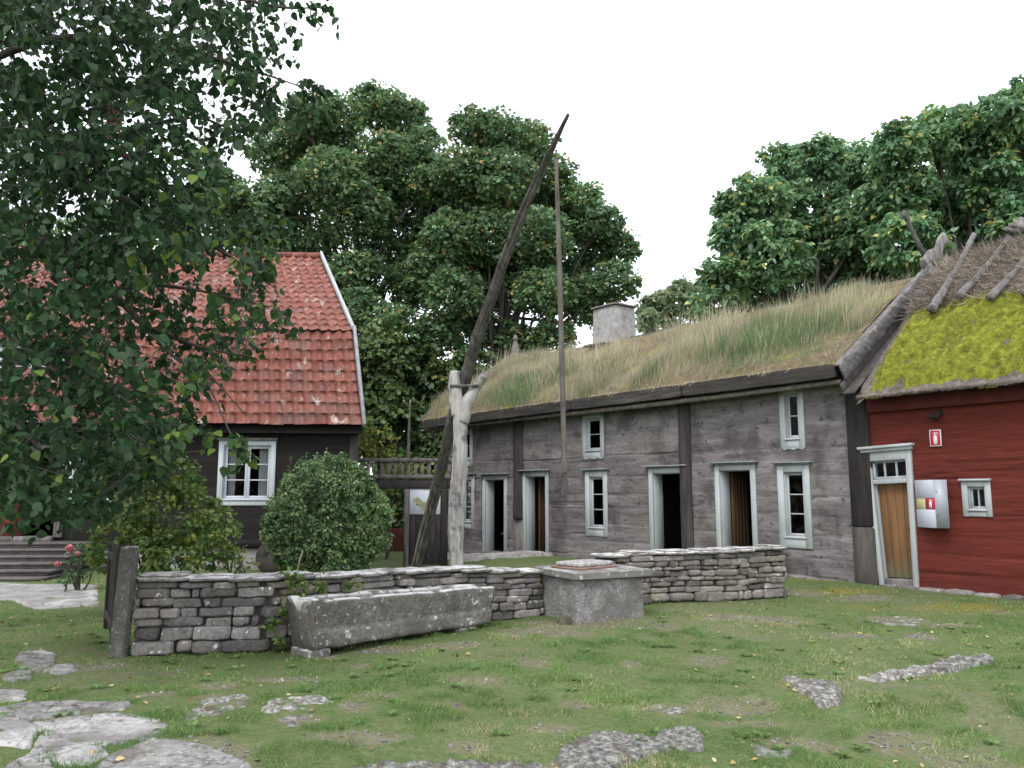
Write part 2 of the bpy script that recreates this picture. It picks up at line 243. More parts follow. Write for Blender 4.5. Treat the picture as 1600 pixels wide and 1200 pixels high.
# ground sheet
m = bpy.data.materials.new('lawn_ground'); m.use_nodes = True; N = NT(m); t = m.node_tree; b = t.nodes['Principled BSDF']
co = N.n("TexCoord").outputs['Object']
gr = ramp(N, N.n("TexNoise", {'Vector': co, 'Scale': 18.0, 'Detail': 12, 'Roughness': .85}).outputs['Fac'], [(.3, (.045, .065, .024)), (.48, (.085, .12, .045)), (.58, (.13, .15, .068)), (.72, (.20, .18, .115))])
di = ramp(N, N.n("TexNoise", {'Vector': co, 'Scale': 14.0, 'Detail': 10, 'Roughness': .75}).outputs['Fac'], [(.3, (.085, .07, .05)), (.5, (.16, .14, .095)), (.66, (.22, .20, .155)), (.8, (.36, .34, .30))])
c = N.n("Mix", {0: N.n("Attribute", attribute_name='bare').outputs['Fac'], 6: gr, 7: di}, data_type='RGBA').outputs[2]
mo = N.n("Attribute", attribute_name='mossy').outputs['Fac']
c = N.n("Mix", {0: mo, 6: c, 7: (.17, .15, .03, 1)}, data_type='RGBA').outputs[2]
t.links.new(c, b.inputs['Base Color']); b.inputs['Roughness'].default_value = .95; b.inputs['Specular IOR Level'].default_value = .1
bn = N.n("Bump", {'Strength': .8, 'Distance': .03, 'Height': N.n("TexNoise", {'Vector': co, 'Scale': 40.0, 'Detail': 6}).outputs['Fac']})
t.links.new(bn.outputs[0], b.inputs['Normal']); MA['ground'] = m

# ------------------------------------------------------------------ mesh helpers
ROOTLOC = {}
def link_mesh(name, V, polys, material, parent=None, attrs=None, smooth=False):
    """V (n,3) world coordinates, polys list of int arrays (k, arity)."""
    V = np.asarray(V, float)
    if parent is not None: V = V - np.array(ROOTLOC.get(parent.name, (0, 0, 0)))
    me = bpy.data.meshes.new(name)
    lv, ls = [], []; st = 0
    for p in polys:
        p = np.asarray(p, np.int64)
        if len(p) == 0: continue
        lv.append(p.ravel()); ls.append(st + np.arange(len(p)) * p.shape[1]); st += p.size
    lv = np.concatenate(lv); ls = np.concatenate(ls)
    me.vertices.add(len(V)); me.vertices.foreach_set('co', V.astype(np.float32).ravel())
    me.loops.add(len(lv)); me.loops.foreach_set('vertex_index', lv.astype(np.int32))
    me.polygons.add(len(ls)); me.polygons.foreach_set('loop_start', ls.astype(np.int32))
    me.update(calc_edges=True); me.validate()
    for k, a in (attrs or {}).items():
        A = me.attributes.new(k, 'FLOAT', 'POINT'); A.data.foreach_set('value', np.asarray(a, np.float32))
    if smooth: me.polygons.foreach_set('use_smooth', [True] * len(me.polygons))
    me.materials.append(material)
    o = bpy.data.objects.new(name, me); COL.objects.link(o)
    if parent is not None:
        o.parent = parent; ROOTLOC[o.name] = ROOTLOC.get(parent.name, (0, 0, 0))
    else: ROOTLOC[o.name] = (0, 0, 0)
    return o
def tag(o, label=None, cat=None, group=None, kind=None):
    if label: o['label'] = label
    if cat: o['category'] = cat
    if group: o['group'] = group
    if kind: o['kind'] = kind
    return o
def thing(name, loc, label, cat, group=None):
    o = bpy.data.objects.new(name, None); COL.objects.link(o); o.empty_display_size = .2
    o.location = tuple(float(x) for x in loc); ROOTLOC[o.name] = tuple(float(x) for x in loc)
    return tag(o, label, cat, group)
ID = lambda P: P
class MB:
    def __init__(s, fr=ID): s.V = []; s.F = {}; s.T = []; s.n = 0; s.fr = fr
    def add(s, V, faces, tone=None, raw=False):
        V = np.asarray(V, float); V = V if raw else s.fr(V)
        for f in faces:
            f = np.asarray(f, np.int64)
            if len(f): s.F.setdefault(f.shape[1], []).append(f + s.n)
        s.V.append(V); tt = RNG.random() if tone is None else tone
        s.T.append(np.full(len(V), tt) if np.isscalar(tt) else np.asarray(tt)); s.n += len(V)
        return s
    def box(s, lo, hi, bev=.006, tone=None, M=None):
        lo, hi_ = np.minimum(lo, hi).astype(float), np.maximum(lo, hi).astype(float)
        c = (lo + hi_) / 2; h = (hi_ - lo) / 2; bev = min(bev, h.min() * .45)
        V = []; idx = {}
        for sx in (-1, 1):
            for sy in (-1, 1):
                for sz in (-1, 1):
                    for ax in range(3):
                        d = h - bev; d = d.copy(); d[ax] = h[ax]
                        idx[(sx, sy, sz, ax)] = len(V); V.append(np.array([sx, sy, sz]) * d)
        q, tr = [], []
        for ax in range(3):
            o1, o2 = [(1, 2), (2, 0), (0, 1)][ax]
            for sg in (-1, 1):
                f = []
                for a, b in ((-1, -1), (1, -1), (1, 1), (-1, 1)):
                    k = [0, 0, 0]; k[ax] = sg; k[o1] = a; k[o2] = b; f.append(idx[(*k, ax)])
                q.append(f if sg > 0 else f[::-1])
        for ax in range(3):
            o1, o2 = [(1, 2), (2, 0), (0, 1)][ax]
            for a in (-1, 1):
                for b in (-1, 1):
                    k0 = [0, 0, 0]; k0[o1] = a; k0[o2] = b; k0[ax] = -1; k1 = list(k0); k1[ax] = 1
                    f = [idx[(*k0, o1)], idx[(*k1, o1)], idx[(*k1, o2)], idx[(*k0, o2)]]
                    q.append(f if a * b < 0 else f[::-1])
        for sx in (-1, 1):
            for sy in (-1, 1):
                for sz in (-1, 1):
                    f = [idx[(sx, sy, sz, 0)], idx[(sx, sy, sz, 1)], idx[(sx, sy, sz, 2)]]
                    tr.append(f if sx * sy * sz > 0 else f[::-1])
        V = np.array(V)
        if M is not None: V = V @ np.asarray(M).T
        return s.add(V + c, [np.array(q), np.array(tr)], tone)
    def build(s, name, material, parent=None, smooth=False):
        return link_mesh(name, np.concatenate(s.V), [np.concatenate(f) for f in s.F.values()], material, parent, {'tone': np.concatenate(s.T)}, smooth)
def grid_faces(nu, nv, keep=None):
    i = np.arange(nu - 1)[:, None]; j = np.arange(nv - 1)[None, :]
    a = (i * nv + j); q = np.stack([a, a + nv, a + nv + 1, a + 1], -1).reshape(-1, 4)
    return q if keep is None else q[keep.ravel()]
def tube(mb, pts, rad, seg=10, amp=0.0, ns=4, seed=0, twist=0, cap=True, sub=6, flat=1.0, tone=None, raw=False, grooves=0):
    pts = np.array(pts, float); rad = np.array(rad if np.ndim(rad) else [rad] * len(pts), float)
    k = np.linspace(0, len(pts) - 1, (len(pts) - 1) * sub + 1)
    if len(pts) > 2:     # catmull-rom
        pp = np.vstack([2 * pts[0] - pts[1], pts, 2 * pts[-1] - pts[-2]]); i = np.minimum(k.astype(int), len(pts) - 2); t_ = (k - i)[:, None]
        p0, p1, p2, p3 = pp[i], pp[i + 1], pp[i + 2], pp[i + 3]
        C = .5 * (2 * p1 + (p2 - p0) * t_ + (2 * p0 - 5 * p1 + 4 * p2 - p3) * t_ ** 2 + (3 * p1 - p0 - 3 * p2 + p3) * t_ ** 3)
    else: C = np.stack([np.interp(k, range(len(pts)), pts[:, a]) for a in range(3)], 1)
    r = np.interp(k, range(len(pts)), rad)
    T = np.gradient(C, axis=0); T /= np.linalg.norm(T, axis=1)[:, None]
    ref = np.array([0, 1, 0.]) if abs(T[:, 1]).max() < .9 else np.array([1, 0, .01])
    A = np.cross(T, ref); A /= np.linalg.norm(A, axis=1)[:, None]; B = np.cross(T, A)
    th = np.linspace(0, 2 * np.pi, seg, endpoint=False)[None, :] + twist * k[:, None]
    rr = r[:, None] * np.ones_like(th)
    if grooves: rr = rr * (1 + grooves * (noise(P3(np.cos(th - twist * k[:, None]) * 3, np.sin(th - twist * k[:, None]) * 3, k[:, None] * .25 + 0 * th), 1.6, seed)))
    V = C[:, None, :] + rr[..., None] * (np.cos(th)[..., None] * A[:, None, :] + flat * np.sin(th)[..., None] * B[:, None, :])
    if amp: V = V + amp * fbm(V, ns, seed, 3)[..., None] * (V - C[:, None, :]) / r[:, None, None]
    n, mseg = V.shape[:2]; V = V.reshape(-1, 3)
    i = np.arange(n - 1)[:, None]; j = np.arange(mseg)[None, :]; j2 = (j + 1) % mseg
    q = np.stack([i * mseg + j, i * mseg + j2, (i + 1) * mseg + j2, (i + 1) * mseg + j], -1).reshape(-1, 4)
    f = [q]
    if cap:
        V = np.vstack([V, C[0], C[-1]]); a = np.arange(mseg)
        f.append(np.concatenate([np.stack([a * 0 + n * mseg, (a + 1) % mseg, a], 1), np.stack([a * 0 + n * mseg + 1, (n - 1) * mseg + a, (n - 1) * mseg + (a + 1) % mseg], 1)]))
    mb.add(V, f, tone, raw); return C
_RK = {}
def _cube(n):
    if n in _RK: return _RK[n]
    V, F_ = [], []; g = np.linspace(-1, 1, n + 1)
    for ax in range(3):
        for sg in (-1, 1):
            a, b_ = np.meshgrid(g, g, indexing='ij'); P = np.zeros((n + 1, n + 1, 3))
            P[..., ax] = sg; P[..., (ax + 1) % 3] = a; P[..., (ax + 2) % 3] = b_
            q = grid_faces(n + 1, n + 1); q = q if sg > 0 else q[:, ::-1]
            F_.append(q + sum(len(v) for v in V)); V.append(P.reshape(-1, 3))
    _RK[n] = (np.vstack(V), np.vstack(F_)); return _RK[n]
def rock(mb, c, dims, rotz=0, q=7, amp=.015, ns=7, n=6, seed=None, tone=None, M=None, raw=False):
    V, Fc = _cube(n); seed = random.randrange(9999) if seed is None else seed
    nv = (np.abs(V) ** q).sum(1) ** (1 / q); P = V / nv[:, None] * (np.array(dims) / 2)
    d = P / np.linalg.norm(P, axis=1)[:, None]
    P = P + d * (amp * fbm(P + seed * 3.7, ns, seed, 3))[:, None]
    if M is not None: P = P @ np.asarray(M).T
    cz, sz = math.cos(rotz), math.sin(rotz); P = P @ np.array([[cz, sz, 0], [-sz, cz, 0], [0, 0, 1]])
    mb.add(P + np.array(c), [Fc], tone, raw); return mb

# ---- leaves
LT = {
 'diamond': (np.array([[0, 0, 0], [-.5, .45, .10], [0, 1, -.12], [.5, .45, .10]]), np.array([[0, 2, 1], [0, 3, 2]])),
 'lobed': (np.array([[0, 0, 0], [-.25, .12, .03], [-.6, .3, .02], [-.3, .5, .05], [-.42, .82, -.05], [0, 1.0, -.12], [.42, .82, -.05], [.3, .5, .05], [.6, .3, .02], [.25, .12, .03]]),
           np.array([[0, 3, 1], [1, 3, 2], [0, 5, 3], [3, 5, 4], [0, 9, 7], [9, 8, 7], [0, 7, 5], [7, 6, 5]])),
 'ovate': (np.array([[0, 0, 0], [-.26, .12, .05], [-.40, .36, .07], [-.27, .7, .02], [0, 1.0, -.14], [.27, .7, .02], [.40, .36, .07], [.26, .12, .05], [0, .4, -.02]]),
           np.array([[0, 8, 1], [1, 8, 2], [2, 8, 3], [3, 8, 4], [8, 5, 4], [8, 6, 5], [8, 7, 6], [0, 7, 8]])),
 'blade': (np.array([[-.5, 0, 0], [.5, 0, 0], [0, 1, 0.]]), np.array([[0, 1, 2]])),
 'blade2': (np.array([[-.5, 0, 0], [.5, 0, 0], [.35, .6, .0], [-.35, .6, .0], [0, 1, .25]]), np.array([[0, 1, 2], [0, 2, 3], [3, 2, 4]])),
}
def leaf_arrays(P, A, Nn, size, kind='diamond', width=.8, tone=None):
    T, Fc = LT[kind]; n = len(P)
    A = A / (np.linalg.norm(A, axis=1)[:, None] + 1e-9)
    X = np.cross(A, Nn); X /= (np.linalg.norm(X, axis=1)[:, None] + 1e-9); Z = np.cross(X, A)
    size = np.broadcast_to(size, (n,)); width = np.broadcast_to(width, (n,))
    V = P[:, None, :] + size[:, None, None] * (T[None, :, 0, None] * width[:, None, None] * X[:, None, :] + T[None, :, 1, None] * A[:, None, :] + T[None, :, 2, None] * Z[:, None, :])
    Fa = (Fc[None] + (np.arange(n) * len(T))[:, None, None]).reshape(-1, 3)
    tone = RNG.random(n) if tone is None else tone
    return V.reshape(-1, 3), Fa, np.repeat(tone, len(T))
def unit(n):
    v = RNG.normal(size=(n, 3)); return v / np.linalg.norm(v, axis=1)[:, None]
def blob_leaves(C, Rr, nclump, nleaf, size, kind='diamond', cr=.33, droop=.2, upb=.5, squash=.75, tonej=.25, width=.8, shell=.55, scatter=.12):
    """leaves on small clumps spread through one ellipsoid of a crown"""
    d = unit(nclump); rad = (shell + (1 - shell) * RNG.random(nclump) ** .5)[:, None]
    K = np.array(C) + d * rad * np.array(Rr)
    kr = cr * np.mean(Rr) * (.6 + .8 * RNG.random(nclump)); kt = RNG.random(nclump)
    idx = RNG.integers(0, nclump, nleaf); u = unit(nleaf); u[:, 2] = np.where(RNG.random(nleaf) < .75, np.abs(u[:, 2]), u[:, 2])
    P = K[idx] + u * (kr[idx] * (.55 + .45 * RNG.random(nleaf)))[:, None] * np.array([1, 1, squash])
    Nn = u * .7 + np.array([0, 0, upb]) + .5 * RNG.normal(size=(nleaf, 3)); Nn /= np.linalg.norm(Nn, axis=1)[:, None]
    A = u * .8 + .5 * RNG.normal(size=(nleaf, 3)) - np.array([0, 0, droop])
    A = A - (A * Nn).sum(1)[:, None] * Nn * .7
    sc_ = RNG.random(nleaf) < scatter; q_ = unit(nleaf) * (RNG.random(nleaf)[:, None] ** .4) * 1.08 * np.array(Rr) + np.array(C); P = np.where(sc_[:, None], q_, P)
    tone = np.clip(.5 + (kt[idx] - .5) * tonej * 2 + .22 * RNG.normal(size=nleaf), 0, 1)
    return leaf_arrays(P, A, Nn, size * (.7 + .6 * RNG.random(nleaf)), kind, width, tone)
def tree(name, label, cat, blobs, trunk, leafmat_, barkmat, leaf, per=900, kind='diamond', trad=.25, group=None, droop=.2, cr=.33, limb=.06, clumps=16, squash=.75, shell=.5, cover=None, width=.8, tonej=.25, upb=.5, scatter=.12):
    """blobs: (px,py,Y,r_px); trunk: world base. Leaves gathered round limb ends."""
    base = np.array(trunk, float); t = thing(name, base, label, cat, group or {'maple_tree': 'maples behind the houses', 'chestnut_tree': 'large trees behind the log house'}.get(name))
    Vs, Fs, Ts = [], [], []; n = 0; tb = MB()
    Cs = [(at(px, py, Y), r * Y / F) for px, py, Y, r in blobs]
    mx = np.mean([c for c, r in Cs], axis=0); fork = base + (mx - base) * np.array([.35, .35, 0]) ; fork[2] = base[2] + (mx[2] - base[2]) * .45
    tube(tb, [base + (0, 0, -.3), base * .6 + fork * .4 + (.1, 0, 0), fork, fork * .4 + mx * .6 + (0, 0, .3)], [trad * 1.3, trad, trad * .8, trad * .35], seg=12, amp=.03, sub=5)
    for c, r in Cs:
        k = int(per * r * r); k = max(k, 120)
        v, f, tt = blob_leaves(c, (r, r, r * .85), max(6, int(clumps * r ** 1.3)), k, leaf, kind, cr / max(r, .6) ** .35, droop, upb, squash, tonej, width, shell, scatter)
        Vs.append(v); Fs.append(f + n); Ts.append(tt); n += len(v)
        s0 = fork * (1 - (q_ := random.random() * .6)) + mx * q_
        mid = (s0 + c) / 2 + np.array([0, 0, -.12 * np.linalg.norm(c - s0) * random.random()]) + RNG.normal(size=3) * .15
        rr = limb * (.7 + .6 * r); tube(tb, [s0, mid, c], [rr * 1.5, rr, rr * .35], seg=6, sub=4, cap=False, amp=.01)
        for e in range(5):
            e1 = c + unit(1)[0] * r * .9; tube(tb, [c * .7 + mid * .3, (c + e1) / 2 + RNG.normal(size=3) * .1, e1], [rr * .5, rr * .3, rr * .1], seg=4, sub=3, cap=False)
    tb.build('trunk', barkmat, t)
    link_mesh('crown', np.vstack(Vs), [np.vstack(Fs)], leafmat_, t, {'tone': np.concatenate(Ts)})
    return t

# ------------------------------------------------------------------ ground
def sstep(a, b_, x): k = np.clip((x - a) / (b_ - a), 0, 1); return k * k * (3 - 2 * k)
def gz(x, y):
    x = np.asarray(x, float); y = np.asarray(y, float)
    z = -.25 * sstep(15.5, 19, y) * sstep(.5, -1.5, x)
    z = z + .05 * sstep(10, 14, y) * sstep(-2.5, -4.5, x) * (1 - sstep(15.5, 19, y))
    rr = np.hypot(x, y)
    z = z + .025 * noise(P3(x, y), .5, 3) * sstep(2, 4, rr) + .008 * noise(P3(x, y), 2.2, 5)
    z = z - .07 * sstep(6.1, 5.6, y + .25 * x - .9) * sstep(-1.5, 0, x)                      # the lawn drops below the outcrop edge
    z = z + 1.2 * fbm(P3(x, y), .012, 9, 2) * sstep(45, 120, rr)
    return z
def poly_sd(px, py, poly):
    """signed distance to polygon (positive inside)"""
    P = np.array(poly, float); x = np.asarray(px)[..., None]; y = np.asarray(py)[..., None]
    A = P; B = np.roll(P, -1, 0); ex, ey = (B - A)[:, 0], (B - A)[:, 1]
    wx, wy = x - A[:, 0], y - A[:, 1]; t_ = np.clip((wx * ex + wy * ey) / (ex ** 2 + ey ** 2), 0, 1)
    d = np.sqrt((wx - t_ * ex) ** 2 + (wy - t_ * ey) ** 2).min(-1)
    c = ((A[:, 1] <= y) != (B[:, 1] <= y)) & (x < A[:, 0] + (y - A[:, 1]) * ex / np.where(ey == 0, 1e-9, ey))
    return np.where(c.sum(-1) % 2 == 1, d, -d)
def pxpoly(pts, z=0.0): return [tuple(gpt(a, b_, z)[:2]) for a, b_ in pts]
# bare earth / gravel patches (px, py, rx, ry)
BARE = [(965, 972, 90, 14), (860, 985, 60, 12), (610, 1014, 60, 6), (500, 1020, 30, 5), (560, 1040, 20, 4), (1190, 967, 65, 7), (1400, 966, 60, 7), (1430, 995, 25, 6), (1330, 994, 40, 5),
        (1120, 1030, 40, 8), (980, 1035, 20, 7), (1480, 975, 40, 3), (1350, 934, 50, 5), (340, 1075, 45, 6), (420, 1065, 60, 6), (480, 1072, 40, 8), (590, 1085, 30, 6), (690, 1095, 35, 6), (350, 1100, 40, 8), (555, 1105, 30, 6),
        (465, 1130, 35, 8), (900, 1090, 25, 5), (1140, 1090, 55, 8), (1050, 1092, 40, 6), (1250, 1140, 40, 10), (1290, 1145, 30, 6), (900, 1175, 40, 8), (1400, 1140, 60, 14), (820, 1040, 40, 6),
        (1560, 955, 30, 4), (760, 1060, 60, 6), (240, 1090, 40, 7), (300, 1165, 60, 10), (350, 1185, 60, 16), (1500, 1170, 60, 14), (700, 1010, 50, 6), (870, 1125, 40, 5), (1040, 980, 20, 5),
        (150, 1042, 50, 6), (560, 1150, 60, 6), (730, 1150, 40, 6), (1180, 1110, 60, 6), (260, 1050, 30, 4), (1500, 905, 60, 5), (1260, 925, 40, 5)]
def bare(x, y):
    x = np.asarray(x, float); y = np.asarray(y, float); b_ = np.zeros_like(x)
    wob = fbm(P3(x, y), 3.5, 21, 4)
    for px, py, rx, ry in BARE:
        c = gpt(px, py); a = gpt(px + rx, py); e = gpt(px, py - ry)
        d = np.sqrt(((x - c[0]) / abs(a[0] - c[0])) ** 2 + ((y - c[1]) / max(abs(e[1] - c[1]), .12)) ** 2)
        b_ = np.maximum(b_, sstep(1.35, .65, d + wob * .9))
    g = sstep(.26, .52, fbm(P3(x, y), .9, 31, 4) + .3 * fbm(P3(x, y), 6, 33, 2))
    return np.maximum(b_ * .68, g * .42)
def mossy(x, y): return sstep(.0, .4, fbm(P3(x, y), 1.1, 51, 3)) * sstep(11.2, 12.3, np.asarray(y) + .35 * (np.asarray(x) - 3)) * sstep(2.5, 4, np.asarray(x)) * .8
def axis(lo, hi, fine, flo, fhi, g=1.13):
    v = list(np.arange(flo, fhi + fine / 2, fine)); s = fine
    while v[-1] < hi: s *= g; v.append(v[-1] + s)
    s = fine
    while v[0] > lo: s *= g; v.insert(0, v[0] - s)
    return np.array(v)
gx = axis(-600, 600, .06, -6.5, 8.5); gy = axis(-300, 900, .06, 3.2, 14.5)
X, Y = np.meshgrid(gx, gy, indexing='ij'); Zg = gz(X, Y)
BG = bare(X, Y)
g = link_mesh('ground', P3(X, Y, Zg).reshape(-1, 3), [grid_faces(len(gx), len(gy))], MA['ground'], None, {'bare': BG.ravel(), 'mossy': mossy(X, Y).ravel()}, True)
tag(g, kind='structure')

# ---- slabs of stone set in the lawn: a height field cut along a polygon
SLABS = []
def slab(name, px, h, material, label=None, cat=None, group=None, kind=None, world=None, z0=0.0, rough=.007, edge=.02, step=.016, amp=.022, rs=6, tilt=0, noreg=False):
    poly = world or pxpoly(px, z0 + h); P = np.array(poly)
    if name == 'flagstone': c_ = P.mean(0); P = c_ + (P - c_) * 1.07; poly = [tuple(p) for p in P]
    if not noreg: SLABS.append(poly)
    lo, hi = P.min(0) - .1, P.max(0) + .1
    x = np.arange(lo[0], hi[0], step); y = np.arange(lo[1], hi[1], step); Xx, Yy = np.meshgrid(x, y, indexing='ij')
    sd = poly_sd(Xx, Yy, poly) + .02 + amp * fbm(P3(Xx, Yy), 6, len(SLABS) + 3, 3)
    prof = sstep(-edge * .3, edge, sd)
    crack = np.abs(fbm(P3(Xx, Yy), 1.9, 77 + len(SLABS), 3)); ck = sstep(.035, .005, crack)
    top = h + rough * fbm(P3(Xx, Yy), rs, 9, 4) * 2 - .022 * ck - .006 * np.floor(1.5 + 2.5 * fbm(P3(Xx, Yy), 1.8, 14, 3))
    z = gz(Xx, Yy) + z0 + prof * (top + .03) - .03
    keep = (sd > -edge)[:-1, :-1] | (sd > -edge)[1:, 1:]
    V = P3(Xx, Yy, z).reshape(-1, 3); Q = grid_faces(len(x), len(y), keep)
    used = np.unique(Q); re = -np.ones(len(V), int); re[used] = np.arange(len(used))
    o = link_mesh(name, V[used], [re[Q]], material, None, {'tone': np.full(len(used), random.random())}, True)
    return tag(o, label, cat, group, kind)
FG = 'flagstones of the path at the bottom left'
slab('flagstone', [(60, 1128), (120, 1118), (200, 1118), (245, 1124), (256, 1134), (235, 1155), (165, 1162), (95, 1165), (62, 1160), (72, 1142)], .022, MA['flag'], 'long pale flagstone with a grey upper half, at the end of the path', 'flagstone', FG)
slab('flagstone', [(70, 1170), (100, 1166), (158, 1164), (162, 1178), (140, 1192), (105, 1194), (84, 1185)], .022, MA['flag'], 'small white flagstone wedged between the long pale one and the bottom edge', 'flagstone', FG)
slab('flagstone', [(150, 1205), (180, 1180), (240, 1158), (300, 1166), (345, 1178), (380, 1196), (392, 1230), (330, 1260), (150, 1255)], .028, MA['flagdark'], 'big dark grey flagstone with a white left rim at the bottom edge', 'flagstone', FG)
slab('flagstone', [(-60, 1245), (0, 1205), (30, 1185), (62, 1168), (78, 1182), (72, 1200), (110, 1215), (130, 1240)], .022, MA['flag'], 'white flagstone in the bottom left corner, with grass along its top', 'flagstone', FG)
slab('flagstone', [(-80, 1122), (0, 1122), (40, 1128), (62, 1138), (48, 1150), (40, 1164), (0, 1158), (-80, 1160)], .022, MA['flag'], 'pale flagstone at the left edge, split by a fine crack', 'flagstone', FG)
slab('flagstone', [(-80, 1098), (0, 1100), (50, 1093), (130, 1093), (195, 1098), (185, 1108), (110, 1112), (20, 1122), (-80, 1122)], .025, MA['flagdark'], 'long narrow grey flagstone running in from the left edge', 'flagstone', FG)
slab('flagstone', [(32, 1018), (60, 1014), (86, 1020), (84, 1034), (60, 1042), (40, 1040), (24, 1032)], .025, MA['flagdark'], 'grey flagstone left of the gate post, farthest of the path', 'flagstone', FG)
slab('flagstone', [(70, 1044), (90, 1034), (112, 1034), (118, 1042), (96, 1048)], .025, MA['flagdark'], 'small grey flagstone nearest the foot of the gate post', 'flagstone', FG)
slab('flagstone', [(8, 1052), (30, 1042), (52, 1044), (44, 1056), (20, 1060)], .025, MA['flagdark'], 'small worn flagstone near the left edge, half grown over', 'flagstone', FG)
slab('flagstone', [(-60, 1074), (0, 1073), (40, 1074), (36, 1086), (12, 1092), (-60, 1090)], .022, MA['flag'], 'pale crumbling flagstone at the left edge, above the long narrow one', 'flagstone', FG)
for poly, h, nm in (([(870, 1160), (895, 1135), (935, 1124), (985, 1128), (1020, 1130), (1055, 1116), (1085, 1116), (1100, 1128), (1090, 1143), (1035, 1146), (1010, 1152), (960, 1168), (930, 1180), (890, 1176)], .06, 'a'),
                    ([(540, 1195), (600, 1178), (700, 1168), (800, 1168), (870, 1175), (880, 1190), (840, 1215), (700, 1230), (560, 1225)], .04, 'b'),
                    ([(1226, 1054), (1250, 1054), (1300, 1062), (1312, 1072), (1305, 1082), (1280, 1084), (1250, 1070)], .07, 'c'),
                    ([(1340, 1055), (1380, 1050), (1440, 1042), (1465, 1042), (1460, 1050), (1410, 1055), (1370, 1060)], .05, 'd'),
                    ([(1462, 1034), (1500, 1026), (1540, 1024), (1548, 1030), (1520, 1036), (1480, 1048), (1465, 1046)], .09, 'e'),
                    ([(1170, 1142), (1195, 1132), (1240, 1134), (1262, 1140), (1240, 1150), (1200, 1160), (1180, 1158)], .015, 'f'),
                    ([(285, 1112), (320, 1098), (362, 1090), (385, 1092), (380, 1104), (340, 1118), (300, 1124)], .03, 'g'),
                    ([(404, 1108), (440, 1092), (500, 1090), (530, 1096), (500, 1106), (450, 1114), (415, 1116)], .02, 'h'),
                    ([(1015, 1084), (1050, 1083), (1075, 1090), (1060, 1097), (1025, 1094)], .015, 'i'),
                    ([(436, 1128), (462, 1120), (484, 1126), (475, 1136), (445, 1140)], .015, 'j'),
                    ([(535, 1102), (560, 1100), (575, 1106), (555, 1113)], .015, 'k'),
                    ([(1412, 992), (1440, 986), (1458, 990), (1430, 1000)], .02, 'l'),
                    ([(1345, 966), (1400, 960), (1460, 964), (1440, 974), (1380, 974)], .012, 'm')):
    slab('rock_outcrop', poly, h * .55, MA['outcrop'] if nm not in 'f' else MA['flagdark'], kind='structure', rough=.012, rs=14, amp=.05)
slab('path', [(-160, 918), (0, 915), (150, 915), (152, 945), (60, 950), (20, 938), (-160, 938)], .02, MA['flagpath'], kind='structure', step=.06)
slab('path', [(598, 890), (636, 890), (700, 890), (760, 886), (840, 884), (700, 862), (640, 862), (600, 862)], .015, MA['flagdark'], kind='structure', step=.08, noreg=True, z0=-.12)

# ---- grass blades
def lawn(n, y0, y1, hgt, wid):
    yy = np.sqrt(y0 ** 2 + (y1 ** 2 - y0 ** 2) * RNG.random(n)); xx = yy * (-.75 + 1.5 * RNG.random(n))
    b_ = bare(xx, yy); k = RNG.random(n) > b_ * .95
    dens = .62 + .5 * fbm(P3(xx, yy), 2.2, 61, 3); k &= RNG.random(n) < dens + .15
    k &= ~((xx < -3.9) & (RNG.random(n) < .3))
    for s in SLABS:
        P = np.array(s); lo, hi = P.min(0) - .1, P.max(0) + .1
        m_ = k & (xx > lo[0]) & (xx < hi[0]) & (yy > lo[1]) & (yy < hi[1])
        ii = np.nonzero(m_)[0]
        if len(ii): k[ii[poly_sd(xx[ii], yy[ii], s) > .03 + .05 * RNG.random(len(ii)) ** 2]] = False
    # no grass inside buildings, under the wall
    dd = (np.stack([xx, yy], 1) - OG[:2]) @ EYg[:2]; tt = (np.stack([xx, yy], 1) - OG[:2]) @ EXg[:2]
    k &= dd > .03; k &= ~((xx < -3.2) & (yy > 15.9))
    xx, yy = xx[k], yy[k]; n = len(xx)
    P = P3(xx, yy, gz(xx, yy) - .004)
    upr = (RNG.random(n) < .5)[:, None]; A = np.array([0, 0, .8]) + RNG.normal(size=(n, 3)) * np.where(upr, .4, .9) * np.array([1, 1, .1]); Nn = unit(n)
    clump = np.clip(.5 + fbm(P3(xx, yy), 5, 71, 2), .25, 1.4)
    tone = np.clip(.46 + .42 * fbm(P3(xx, yy), 1.3, 81, 3) + .4 * sstep(.0, .4, fbm(P3(xx, yy), .7, 83, 3)) * (RNG.random(n) < .55) + .2 * RNG.normal(size=n) + .35 * b_[k], 0, 1)
    return leaf_arrays(P, A, Nn, hgt * clump * (.45 + 1.1 * RNG.random(n) ** 1.5), 'blade', wid / hgt, tone)
EXg = np.array([-math.sin(ANG), math.cos(ANG), 0]); EYg = np.array([-EXg[1], EXg[0], 0]); OG = gpt(1338, 912)
OG[2] = 0
L = [lawn(330000, 3.6, 6.5, .042, .006), lawn(330000, 6.3, 10.5, .042, .0085), lawn(130000, 10.3, 17, .042, .014)]
n = 0; Vs, Fs, Ts = [], [], []
for v, f, tt in L: Vs.append(v); Fs.append(f + n); Ts.append(tt); n += len(v)
tag(link_mesh('grass', np.vstack(Vs), [np.vstack(Fs)], MA['grassblade'], None, {'tone': np.concatenate(Ts)}),
    'short mottled lawn grass between the stone slabs', 'grass', kind='stuff')

